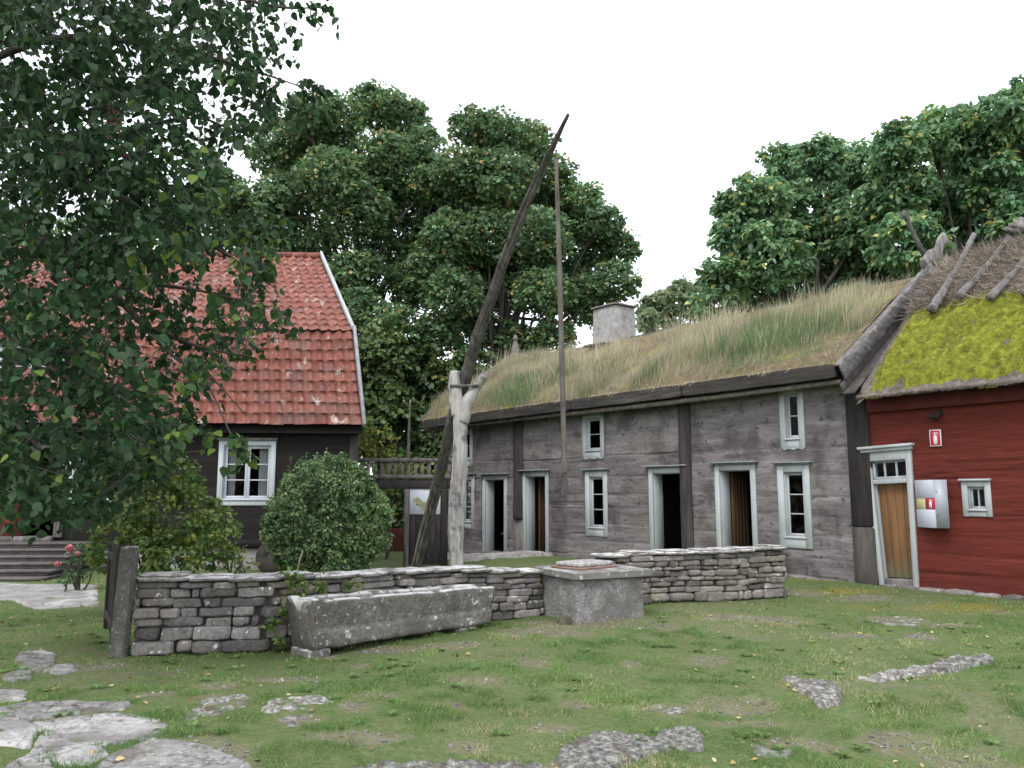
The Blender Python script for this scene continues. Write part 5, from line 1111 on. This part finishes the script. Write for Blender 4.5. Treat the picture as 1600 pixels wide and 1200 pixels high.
GF = fr(gs, gd, gn)
m = MB(GF)
m.box((0, -.035, .06), (.07, .035, 1.0), .01); m.build('stile', MA['dark_wood'], gl)
m = MB(GF); m.box((1.03, -.03, .08), (1.10, .03, .98), .01); m.build('stile', MA['dark_wood'], gl)
for z in (.2, .82):
    m = MB(GF); m.box((.071, .0, z), (1.029, .028, z + .08), .008); m.build('rail', MA['dark_wood'], gl)
for i in range(7):
    m = MB(GF); m.box((.08 + i * .135, -.026, .10), (.20 + i * .135, -.001, .97 + .01 * (i % 2)), .006); m.build('board', MA['dark_wood'], gl)

# ------------------------------------------------------------------ stone trough
tb0 = np.array(gpt(487, 1017, .055)); tb1 = np.array(gpt(764, 976, .03))
dr = (tb1 - tb0); dr[2] = 0; LT_ = np.linalg.norm(dr); dr /= LT_; nb = np.array([-dr[1], dr[0], 0])
TF = lambda P: np.array([tb0[0], tb0[1], -.02]) + P[..., 0:1] * dr + P[..., 1:2] * .72 * nb + P[..., 2:3] * np.array([0, 0, 1.])
tz0, tz1 = .07, .53
prof = [(0.0, tz0), (-.035, tz0 + .02), (-.04, tz0 + .16), (-.015, tz0 + .18), (-.05, tz0 + .30), (-.075, tz1 - .02), (-.06, tz1), (.0, tz1 + .005), (.03, tz1 - .02), (.06, tz0 + .14), (.30, tz0 + .12), (.42, tz1 - .03), (.45, tz1), (.53, tz1), (.55, tz1 - .03), (.50, tz0 + .15), (.46, tz0)]
prof = np.array(prof); ppp = []
for i in range(len(prof)):
    a, b_ = prof[i], prof[(i + 1) % len(prof)]; k = max(1, int(np.linalg.norm(b_ - a) / .03))
    for q_ in range(k): ppp.append(a + (b_ - a) * q_ / k)
ppp = np.array(ppp); nl_ = 80; ss = np.linspace(0, 1, nl_)
inner = (ppp[:, 0] > .005) & (ppp[:, 0] < .445) & (ppp[:, 1] > tz0 + .05)
V = []
for s_ in ss:
    x = s_ * LT_; endk = sstep(.09, .06, x) + sstep(LT_ - .09, LT_ - .06, x)
    drop = -.06 * s_
    for (n_p, z), inn in zip(ppp, inner):
        zz = z + drop * (z - tz0) / (tz1 - tz0)
        if inn: zz = zz + (tz1 - .015 + drop - zz) * endk
        xx = x - .05 * (1 - s_) ** 6 * (z - tz0) / .46 * 1.0 + .05 * (s_ ** 8) * (z - tz0) / .46
        if s_ < .04 and not inn and z > tz1 - .05: zz += .02
        V.append((xx, n_p, zz))
V = TF(np.array(V)); V = V + .018 * np.stack([fbm(V, 6, 1, 4), fbm(V, 4, 2, 4), fbm(V, 4, 3, 4)], 1)
kk = len(ppp); i = np.arange(nl_ - 1)[:, None]; j = np.arange(kk)[None]; j2 = (j + 1) % kk
Q = np.stack([i * kk + j, (i + 1) * kk + j, (i + 1) * kk + j2, i * kk + j2], -1).reshape(-1, 4)
m = MB()
V = np.vstack([V, V[:kk].mean(0), V[-kk:].mean(0)]); a = np.arange(kk); n_ = nl_ * kk
m.add(V, [Q, np.vstack([np.stack([a * 0 + n_, a, (a + 1) % kk], 1), np.stack([a * 0 + n_ + 1, (nl_ - 1) * kk + (a + 1) % kk, (nl_ - 1) * kk + a], 1)])], .5)
tr = m.build('stone_trough', MA['trough'], None, True); tag(tr, 'long hollowed stone trough with white lichen spots, in front of the wall', 'trough')
bm_ = bmesh.new(); bm_.from_mesh(tr.data); bmesh.ops.recalc_face_normals(bm_, faces=bm_.faces); bm_.to_mesh(tr.data); bm_.free()
m = MB(TF); rock(m, (.10, .25, .02), (.26, .5, .12), q=6, amp=.015, n=8); tag(m.build('support_stone', MA['trough'], None, True), 'block propping the near left end of the trough', 'support stone', 'support stones under the trough')
m = MB(TF); rock(m, (LT_ - .3, .25, .0), (.3, .5, .12), q=6, amp=.015, n=8); tag(m.build('support_stone', MA['trough'], None, True), 'block propping the far right end of the trough', 'support stone', 'support stones under the trough')

# ------------------------------------------------------------------ well box
w0 = gpt(900, 975); w1 = gpt(1008, 966); e1_ = (w1 - w0); Lw = np.linalg.norm(e1_); e1_ /= Lw; e2_ = np.array([-e1_[1], e1_[0], 0])
WF = lambda P: np.array([w0[0], w0[1], 0]) + P[..., 0:1] * e1_ + P[..., 1:2] * e2_ + P[..., 2:3] * np.array([0, 0, 1.])
wl_ = thing('stone_well', WF(np.array([[Lw / 2, .46, 0]]))[0], 'low square stone well box under a thick cover slab', 'well')
m = MB(WF); rock(m, (Lw / 2, .46, .22), (Lw, .92, .56), q=26, amp=.012, n=22, seed=3, tone=.5); m.build('well_box', MA['concrete'], wl_, True)
m = MB(WF); rock(m, (Lw / 2 + .02, .46, .545), (Lw + .16, 1.08, .085), q=22, amp=.012, n=22, seed=4, tone=.5); m.build('cover_slab', MA['slab'], wl_, True)
m = MB(WF); rock(m, (Lw / 2 - .05, .52, .602), (.72, .55, .025), q=10, amp=.006, n=12, seed=5, rotz=.3); m.build('lid', MA['redslate'], wl_, True)
m = MB(WF); rock(m, (Lw / 2 - .03, .54, .64), (.66, .46, .05), q=7, amp=.02, n=14, seed=6, rotz=.25); tag(m.build('lid_stone', MA['lichenstone'], None, True), 'flat lichen covered stone on top of the reddish lid', 'stone')
m = MB(WF); rock(m, (-.15, .02, .03), (.15, .14, .15), q=3, amp=.03, n=8, seed=7); tag(m.build('mossy_stone', MA['mossstone'], None, True), 'small mossy stone at the foot of the well box', 'stone')

# ------------------------------------------------------------------ well sweep
ws = thing('well_sweep', (at(716, 890, 13)[0], 13, 0), 'tall well sweep with a forked bleached post and a long leaning beam', 'well sweep')
def q13(px, py, Y=13.0): return at(px, py, Y)
m = MB(); b0 = q13(714, 900); b0[2] = -.2
tube(m, [b0, q13(713, 860), q13(713, 800), q13(719, 720), q13(718, 650), q13(718, 628)], [.115, .12, .125, .12, .11, .115], seg=30, amp=.03, ns=4.5, sub=12, grooves=.10)
m.build('forked_post', MA['post'], ws, True)
m = MB(); tube(m, [q13(716, 650), q13(713, 620), q13(711, 600), q13(711, 580)], [.11, .095, .088, .08], seg=20, amp=.04, sub=8, grooves=.08); m.build('fork_arm', MA['post'], ws, True)
m = MB(); tube(m, [q13(720, 660), q13(730, 628), q13(744, 606), q13(757, 586, 12.9)], [.12, .09, .075, .065], seg=20, amp=.04, sub=8, grooves=.1); m.build('fork_arm', MA['post'], ws, True)
m = MB(); tube(m, [q13(703, 603, 12.9), q13(748, 603, 12.9)], .025, seg=8, sub=2); m.build('axle_peg', MA['beam'], ws)
m = MB()
pts = [at(646, 905, 15.6), at(652, 879, 15.3), at(662, 839, 15.0), at(678, 777, 14.5), at(692, 716, 13.95), at(706, 654, 13.45), at(727, 592, 13.0), at(745, 530, 12.6), at(767, 469, 12.2), at(788, 407, 11.8), at(812, 345, 11.4), at(838, 283, 10.95), at(861, 234, 10.5), at(888, 178, 10.1)]
pts[0][2] = -.1
tube(m, pts, [.085, .085, .088, .088, .09, .092, .09, .076, .068, .06, .056, .048, .040, .018], seg=44, amp=.008, ns=5, sub=16, grooves=.42, twist=.05, flat=.9)
m.build('sweep_beam', MA['beam'], ws, True)
m = MB(); hp = at(868, 243, 10.45); tube(m, [hp, at(869, 262, 10.4)], .012, seg=6, sub=1); m.build('chain', MA['fascia'], ws)
m = MB(); tube(m, [at(869, 250, 10.4), at(874, 420, 10.3), at(879, 600, 10.2), at(882, 745, 10.1)], [.026, .034, .035, .03], seg=10, amp=.005, sub=16, grooves=.08); m.build('well_rod', MA['rod'], ws, True)
m = MB(); tube(m, [at(882, 742, 10.1), at(884, 765, 10.08), at(881, 776, 10.08)], [.03, .018, .012], seg=8, sub=5); tube(m, [at(884, 758, 10.08), at(879, 768, 10.06), at(880, 776, 10.06)], [.016, .014, .01], seg=6, sub=4); m.build('hook', MA['beam'], ws)

# ------------------------------------------------------------------ plants near the houses
def bush(name, label, cat, blobs, material, leaf, per, kind='ovate', base=None, stems=8, **kw):
    Cs = [(at(px, py, Y), rx * Y / F, ry * Y / F) for px, py, Y, rx, ry in blobs]
    b_ = np.array(base if base is not None else np.mean([c for c, _, _ in Cs], axis=0)); b_[2] = float(gz(b_[0], b_[1]))
    t = thing(name, b_, label, cat); Vs, Fs, Ts = [], [], []; n = 0
    for c, rx, rz in Cs:
        v, f, tt = blob_leaves(c, (rx, rx * .9, rz), max(10, int(kw.get('cl', 90) * rx * rz)), int(per * rx * rz), leaf, kind, kw.get('cr', .16), kw.get('droop', .25), kw.get('upb', .4), .8, kw.get('tonej', .2), .85, kw.get('shell', .8))
        v[:, 2] = np.maximum(v[:, 2], b_[2]); Vs.append(v); Fs.append(f + n); Ts.append(tt); n += len(v)
    tb = MB()
    for k in range(stems):
        c, rx, rz = Cs[k % len(Cs)]; e = c + unit(1)[0] * np.array([rx, rx, rz]) * .6; s_ = b_ + np.array([RNG.normal() * .004, RNG.normal() * .004, -.1])
        tube(tb, [s_, (s_ + e) / 2 + RNG.normal(size=3) * .08, e], [.022, .014, .006], seg=5, sub=4)
    tb.build('stems', MA['greenbark'], t); link_mesh('foliage', np.vstack(Vs), [np.vstack(Fs)], material, t, {'tone': np.concatenate(Ts)})
    return t
bush('round_bush', 'big clipped round green bush behind the stone wall', 'bush', [(512, 812, 12.6, 86, 78), (468, 832, 12.5, 52, 58), (560, 820, 12.5, 50, 62), (510, 756, 12.6, 62, 42), (512, 862, 12.4, 76, 34)], MA['leaf_bush'], .054, 15000, cl=300, cr=.15, shell=.9, tonej=.22, droop=.3)
# whips standing out of the top of the bush
bush('flowering_shrub', 'loose yellow green shrub behind the left end of the wall', 'bush', [(225, 790, 10.8, 62, 60), (290, 815, 10.8, 58, 55), (330, 850, 10.7, 50, 42), (190, 850, 10.6, 50, 48), (262, 868, 10.5, 80, 32), (180, 730, 10.9, 45, 40), (270, 745, 10.9, 45, 35), (225, 720, 10.9, 36, 30)], MA['leaf_shrub'], .066, 6500, cl=150, cr=.2, shell=.6, tonej=.3)
bush('flower_bed_plant', 'small yellowish leafy plant between the shrub and the plinth', 'plant', [(362, 868, 11.6, 28, 26), (385, 880, 11.4, 18, 14)], MA['leaf_yellow'], .04, 4500, cl=200, cr=.3, shell=.4)
rb = bush('rose_bush', 'rose bush with pink flowers beside the stone steps', 'bush', [(122, 880, 12.6, 26, 28), (140, 868, 12.7, 20, 22), (116, 900, 12.5, 20, 14)], MA['leaf_rose'], .05, 4200, cl=150, cr=.3, shell=.4)
for (px, py, r_) in ((109, 858, .06), (122, 866, .038), (90, 882, .042)):
    c = at(px, py, 12.35); n = 60; u = unit(n); A = u * np.array([1, 1, .6]) + np.array([0, 0, .5]); v, f, tt = leaf_arrays(np.tile(c, (n, 1)) + u * r_ * .4, A, u, r_ * .9, 'ovate', 1.2)
    link_mesh('flower', v, [f], MA['petal'], rb, {'tone': tt})
# twigs sprouting above the round bush
def twigs(name, label, cat, specs, material, leaf, kind='ovate', rad=.006, nl=16, stemm='greenbark'):
    base = np.array(specs[0][0]); t = thing(name, base, label, cat); tb = MB(); Vs, Fs, Ts = [], [], []; n = 0
    for a, b_, c_ in specs:
        C = tube(tb, [a, (np.array(a) + b_) / 2 + RNG.normal(size=3) * .02, b_], [rad, rad * .7, rad * .3], seg=5, sub=6)
        ii = RNG.integers(int(len(C) * c_), len(C), nl); d = unit(nl); P = C[ii] + d * .01
        v, f, tt = leaf_arrays(P, d + np.array([0, 0, .1]), unit(nl) * .6 + np.array([0, 0, .8]), leaf * (.6 + .7 * RNG.random(nl)), kind); Vs.append(v); Fs.append(f + n); Ts.append(tt); n += len(v)
    tb.build('stems', MA[stemm], t); link_mesh('foliage', np.vstack(Vs), [np.vstack(Fs)], material, t, {'tone': np.concatenate(Ts)}); return t
sp = []
for k in range(26):
    px = 445 + 140 * random.random(); top = 702 + 22 * random.random() + abs(px - 512) * .18; sp.append((at(px + 6 * random.random(), top + 45, 12.5), at(px, top, 12.5), .2))
twigs('bush_shoots', 'upright new shoots standing out of the top of the round bush', 'shoots', sp, MA['leaf_bush'], .05, nl=22)
sp = []
for (px, py, k) in ((455, 905, 14), (475, 915, 10), (505, 915, 8), (545, 918, 6), (425, 975, 8), (440, 1000, 6), (460, 935, 9), (450, 955, 7)):
    c = onpl(px, py, (-2.45, 7.95, 0), (-.4, .9, 0)); 
    for q_ in range(k): 
        e = c + RNG.normal(size=3) * np.array([.07, .03, .06]) + np.array([0, -.03, .02]); sp.append((c + np.array([0, .03, -.02]), e, .1))
twigs('climbing_vine', 'green vine hanging over the wall top at the trough end', 'vine', sp, MA['leaf_shrub'], .05, nl=8, rad=.004)
m = MB(); tube(m, [gpt(464, 892) * 0 + at(464, 893, 11.3), at(468, 876, 11.3), at(473, 861, 11.4)], [.012, .011, .009], seg=7, sub=5); tag(m.build('stick', MA['stickm'], None, True), 'thin pale stick leaning in front of the round bush', 'stick')
pl_ = thing('young_tree', at(641, 800, 22), 'slim bare sapling stem rising above the gateway rail', 'tree')
m = MB(); a = at(640, 800, 22); a[2] = -.3; tube(m, [a, at(638, 715, 22), at(641, 625, 22)], [.06, .05, .02], seg=8, amp=.01, sub=8); m.build('trunk', MA['pole'], pl_, True)

# ------------------------------------------------------------------ trees
def B(lst, Y): return [(a, b_, Y + random.uniform(-1.6, 1.6), r) for a, b_, r in lst]
tree('maple_tree', 'tall dark maple behind the red tiled roof', 'tree',
     B([(405, 330, 55), (372, 350, 45), (440, 235, 55), (478, 180, 42), (530, 190, 50), (590, 168, 46), (632, 185, 42), (660, 235, 42), (600, 250, 55), (520, 280, 60), (450, 310, 50), (560, 340, 62), (640, 320, 52), (480, 385, 55), (560, 430, 48), (620, 400, 48), (545, 300, 45), (560, 480, 36), (420, 400, 50), (350, 300, 40), (675, 290, 42), (672, 380, 48), (650, 450, 46), (610, 510, 46), (560, 540, 44), (500, 450, 50), (590, 300, 55), (500, 240, 50)], 31),
     (at(600, 880, 31)[0], 31, -.3), MA['leaf_maple'], MA['bark'], .165, per=1900, kind='lobed', trad=.33, limb=.04, clumps=70, cr=.21, shell=.3, squash=.5, upb=.8, scatter=.3)
tree('maple_tree', 'tall maple behind the well sweep and the chimney', 'tree',
     B([(738, 200, 38), (775, 205, 40), (828, 225, 42), (720, 270, 48), (785, 280, 55), (855, 280, 50), (905, 318, 40), (935, 350, 40), (965, 385, 36), (905, 395, 52), (840, 370, 55), (765, 370, 55), (705, 370, 48), (962, 440, 38), (915, 470, 46), (850, 455, 48), (780, 455, 52), (710, 460, 50), (660, 430, 45), (955, 505, 34), (740, 520, 46), (860, 530, 40), (680, 520, 40), (800, 535, 40), (700, 330, 45), (740, 320, 52), (690, 410, 48), (820, 420, 55), (880, 350, 50), (760, 430, 50), (900, 450, 40), (830, 320, 52)], 31),
     (at(745, 880, 31)[0], 31, -.3), MA['leaf_maple'], MA['bark'], .165, per=1900, kind='lobed', trad=.30, limb=.04, clumps=70, cr=.21, shell=.3, squash=.5, upb=.8, scatter=.3)
tree('chestnut_tree', 'large leafy green tree behind the grass roof, reaching its left end', 'tree',
     B([(1135, 430, 42), (1120, 480, 38), (1160, 370, 45), (1185, 310, 45), (1225, 262, 42), (1285, 250, 42), (1340, 262, 50), (1260, 330, 62), (1200, 400, 62), (1300, 390, 66), (1180, 470, 50), (1260, 450, 60), (1350, 350, 62), (1140, 320, 26), (1340, 430, 50), (1400, 440, 50), (1330, 480, 50), (1440, 440, 40), (1240, 500, 45)], 25),
     (at(1270, 880, 25)[0], 25, 0), MA['leaf_big'], MA['bark'], .19, per=2700, kind='ovate', trad=.35, droop=.75, limb=.045, clumps=60, cr=.24, shell=.35, tonej=.3, upb=.7)
tree('chestnut_tree', 'large leafy green tree behind the thatched ridge at the right edge', 'tree',
     B([(1410, 225, 45), (1460, 215, 48), (1510, 205, 48), (1560, 190, 50), (1595, 158, 36), (1400, 300, 58), (1470, 300, 66), (1550, 280, 68), (1420, 380, 58), (1500, 370, 60), (1590, 350, 62), (1640, 220, 66), (1700, 300, 90), (1680, 180, 60)], 23.5),
     (at(1530, 880, 24)[0], 24.5, 0), MA['leaf_big'], MA['bark'], .19, per=2700, kind='ovate', trad=.35, droop=.75, limb=.045, clumps=60, cr=.24, shell=.35, tonej=.3, upb=.7)
tree('distant_tree', 'pale distant tree between the chimney and the large right trees', 'tree',
     B([(1010, 480, 22), (1040, 470, 26), (1068, 450, 26), (1085, 480, 24), (1050, 500, 26), (1105, 505, 24), (1020, 505, 20), (1035, 495, 24), (1070, 485, 26), (1010, 500, 22), (1090, 460, 20)], 42), (at(1060, 880, 42)[0], 42, 0), MA['leaf_far'], MA['bark'], .24, per=1300, trad=.2, limb=.03, clumps=9, cr=.34)
tree('undergrowth_tree', 'dark leafy tree filling the gap behind the gateway', 'tree',
     B([(590, 560, 50), (650, 580, 55), (600, 640, 55), (690, 600, 45), (660, 670, 45), (590, 700, 40), (640, 740, 36), (700, 660, 40), (560, 620, 40), (740, 580, 38), (600, 790, 45), (650, 810, 45), (600, 840, 34), (700, 720, 50), (700, 800, 50)], 29.5),
     (at(640, 880, 29.5)[0], 29.5, -.3), MA['leaf_under'], MA['bark'], .19, per=2400, kind='lobed', clumps=60, cr=.26, shell=.25)
tree('hazel_bush', 'yellow green bush peeping over the slatted gateway rail', 'bush',
     [(585, 668, 22.5, 22), (600, 700, 22.5, 24), (575, 712, 22.5, 22), (640, 735, 22, 16), (665, 738, 22, 14), (615, 728, 22, 18), (560, 690, 22.5, 20), (690, 742, 22, 12), (620, 760, 22, 20)], (at(600, 880, 22.3)[0], 22.3, -.25), MA['leaf_yellow'], MA['greenbark'], .10, per=1500, kind='ovate', clumps=60, trad=.05, limb=.012, cr=.3)
tree('background_tree', 'tall dark tree hidden behind the farmhouse roof on the left', 'tree',
     B([(300, 350, 55), (240, 330, 60), (330, 260, 40), (180, 380, 60), (100, 380, 60), (30, 380, 60), (-60, 380, 70)], 30), (at(200, 880, 30)[0], 30, 0), MA['leaf_maple'], MA['bark'], .2, per=500, kind='lobed', clumps=12)

# ---- the near tree hanging in from the left: limbs, drooping twigs, single leaves
nt_ = thing('elm_tree', (-6.6, 8.2, 0), 'dark leafy tree whose branches hang into view from the left edge', 'tree')
OUT = [(-60, -80), (350, -80), (455, -40), (440, 30), (432, 75), (395, 95), (415, 120), (430, 150), (420, 185), (375, 215), (350, 250), (350, 285), (372, 320), (420, 345), (425, 385), (440, 430), (452, 500), (415, 545), (360, 562), (330, 610), (300, 650), (285, 705), (255, 715), (215, 735), (180, 770), (130, 800), (60, 815), (20, 790), (-60, 800)]
pts_ = []; tries = 0
while len(pts_) < 2300 and tries < 200000:
    tries += 1; x = random.uniform(-60, 455); y = random.uniform(-80, 815)
    s_ = float(poly_sd(np.array(x), np.array(y), OUT))
    if s_ < 0: continue
    dens = 1.0
    if y > 400: dens = .95 if x < 150 else .55
    if 400 < y < 640 and x > 190: dens = .42
    if x < 110 and 400 < y < 640: dens = .6
    if y > 640 and x > 60: dens = .75
    if y < 400 and x > 300: dens = .55
    nzv = float(noise(np.array([x / 34., y / 22., 0.]), 1, 91)) + .5 * float(noise(np.array([x / 14., y / 10., 3.]), 1, 92))
    if nzv < (-.36 if y < 400 else -.5): continue
    if random.random() > dens: continue
    Yd = 6.4 + 2.4 * random.random() if random.random() < .8 else 5.6 + .8 * random.random()
    pts_.append(at(x, y, Yd))
for (x, y) in ((465, 12), (480, 8), (500, 10), (492, 28), (472, 20), (448, 45), (462, 52), (418, 62), (425, 75), (470, 130), (482, 128), (500, 132), (508, 146), (488, 148), (455, 150), (452, 165), (432, 125), (420, 140), (405, 165), (415, 175), (370, 120), (382, 130), (455, 345), (438, 330), (510, 8)): pts_.append(at(x, y, 6.9))
for (x, y) in ((372, 690), (378, 706), (362, 700), (395, 722), (325, 690)): pts_.append(at(x, y - 10, 6.3))
for k in range(420):      # the rest of the crown, outside the picture
    pts_.append(at(random.uniform(-620, -40), random.uniform(-420, 640), random.uniform(6.5, 11)))
for k in range(200): pts_.append(at(random.uniform(-100, 400), random.uniform(-500, -60), random.uniform(6.0, 10)))
pts_ = np.array(pts_)
tb = MB(); trunk_pts = [(-6.6, 8.2, -.2), (-6.5, 8.2, 1.6), (-6.3, 8.1, 3.4), (-6.0, 8.0, 5.2), (-5.6, 7.9, 7.2)]
tube(tb, trunk_pts, [.34, .27, .23, .18, .10], seg=16, amp=.03, sub=8); tb.build('trunk', MA['bark'], nt_, True)
limbs = [[(-6.3, 8.1, 3.4), at(-60, 330, 7.6), at(90, 391, 7.0), at(172, 455, 6.9), at(225, 507, 6.8), at(258, 522, 6.8), at(318, 543, 6.7), at(400, 560, 6.6)],
         [(-6.2, 8.1, 4.0), at(-100, 260, 7.8), at(60, 205, 7.4), at(130, 280, 7.2), at(180, 305, 7.1), at(260, 350, 7.0), at(350, 395, 6.9), at(430, 450, 6.8)],
         [(-6.0, 8.0, 5.0), at(-50, 120, 7.6), at(90, 60, 7.4), at(230, 70, 7.2), at(330, 90, 7.1), at(395, 110, 7.0), at(470, 135, 6.9)],
         [(-6.0, 8.0, 5.2), at(0, 20, 7.6), at(150, -40, 7.4), at(300, -20, 7.2), at(430, 10, 7.0), at(505, 12, 6.9)],
         [(-6.2, 8.1, 3.6), at(-40, 480, 7.4), at(60, 560, 7.0), at(150, 620, 6.8), at(225, 690, 6.6), at(262, 712, 6.5)],
         [(-6.2, 8.1, 3.0), at(-100, 560, 7.4), at(0, 640, 7.1), at(80, 720, 6.9), at(140, 785, 6.8)],
         [at(172, 455, 6.9), at(225, 445, 6.9), at(292, 451, 6.9), at(345, 462, 6.9), at(420, 480, 6.8)],
         [at(225, 507, 6.8), at(275, 560, 6.7), at(330, 590, 6.6), at(385, 650, 6.4)], [at(320, 585, 6.6), at(352, 660, 6.4), at(368, 695, 6.3), at(374, 715, 6.3)],
         [at(130, 280, 7.2), at(230, 200, 7.1), at(310, 185, 7.0), at(365, 205, 7.0)], [at(60, 205, 7.4), at(160, 130, 7.3), at(220, 160, 7.2), at(300, 150, 7.1)]]
LP = []
for i, lp in enumerate(limbs):
    tb = MB(); n_ = len(lp); r0 = (.055, .055, .045, .04, .035, .035, .02, .016, .008, .018, .02)[i]
    lp = [np.array(p, float) for p in lp]
    C = tube(tb, lp, np.linspace(r0, .006, n_), seg=8, amp=.006, sub=6); tb.build('branch', MA['bark'], nt_, True); LP.append(C)
LP = np.vstack(LP); tw = MB(); Vs, Fs, Ts = [], [], []; n = 0
for i, p in enumerate(pts_):
    d2 = ((LP - p) ** 2).sum(1); j = int(d2.argmin()); a = LP[j]
    if d2[j] > .55: a = p + np.array([random.uniform(-.2, .1), random.uniform(-.1, .1), random.uniform(.02, .14)])
    elif i % 3 == 0: a = p + (a - p) * min(1, .45 / math.sqrt(d2[j] + 1e-6))
    else: a = p + (a - p) * min(1, .7 / math.sqrt(d2[j] + 1e-6)) * .5
    e = p + np.array([.10 * random.gauss(0, 1) + .05, .10 * random.gauss(0, 1), -.10 - .08 * random.random()])
    C = tube(tw, [a, p, e], [.004, .003, .0015], seg=4, sub=4, cap=False)
    nl = random.randint(7, 12); ii = RNG.integers(2, len(C), nl); dd = RNG.normal(size=(nl, 3)) * np.array([.7, .7, .3]) + np.array([.1, 0, -.75])
    P = C[ii] + RNG.normal(size=(nl, 3)) * .03
    Nn = RNG.normal(size=(nl, 3)) * .6 + np.array([0, -.25, .75])
    tone = np.clip(.42 + .2 * RNG.normal(size=nl) + (.34 if (p[0] > -2.7 and p[2] < 4.3 and random.random() < .6) else 0), 0, .95)
    v, f, tt = leaf_arrays(P, dd, Nn, .078 * (.65 + .7 * RNG.random(nl)), 'ovate', .98, tone); Vs.append(v); Fs.append(f + n); Ts.append(tt); n += len(v)
tw.build('twigs', MA['bark'], nt_); link_mesh('crown', np.vstack(Vs), [np.vstack(Fs)], MA['leaf_near'], nt_, {'tone': np.concatenate(Ts)})
# withered spray
c = [at(x, y, 6.6) for x, y in ((165, 165), (172, 180), (178, 195), (180, 210), (188, 225), (192, 238))]; Vs, Fs, Ts = [], [], []; n = 0
for p in c:
    k = 16; v, f, tt = leaf_arrays(p + RNG.normal(size=(k, 3)) * .03, RNG.normal(size=(k, 3)) * .4 + np.array([0, 0, -1]), unit(k), .05, 'ovate'); Vs.append(v); Fs.append(f + n); Ts.append(tt); n += len(v)
link_mesh('withered_leaves', np.vstack(Vs), [np.vstack(Fs)], MA['leaf_redish'], nt_, {'tone': np.concatenate(Ts)})
print('verts', sum(len(o.data.vertices) for o in bpy.data.objects if o.type == 'MESH'))
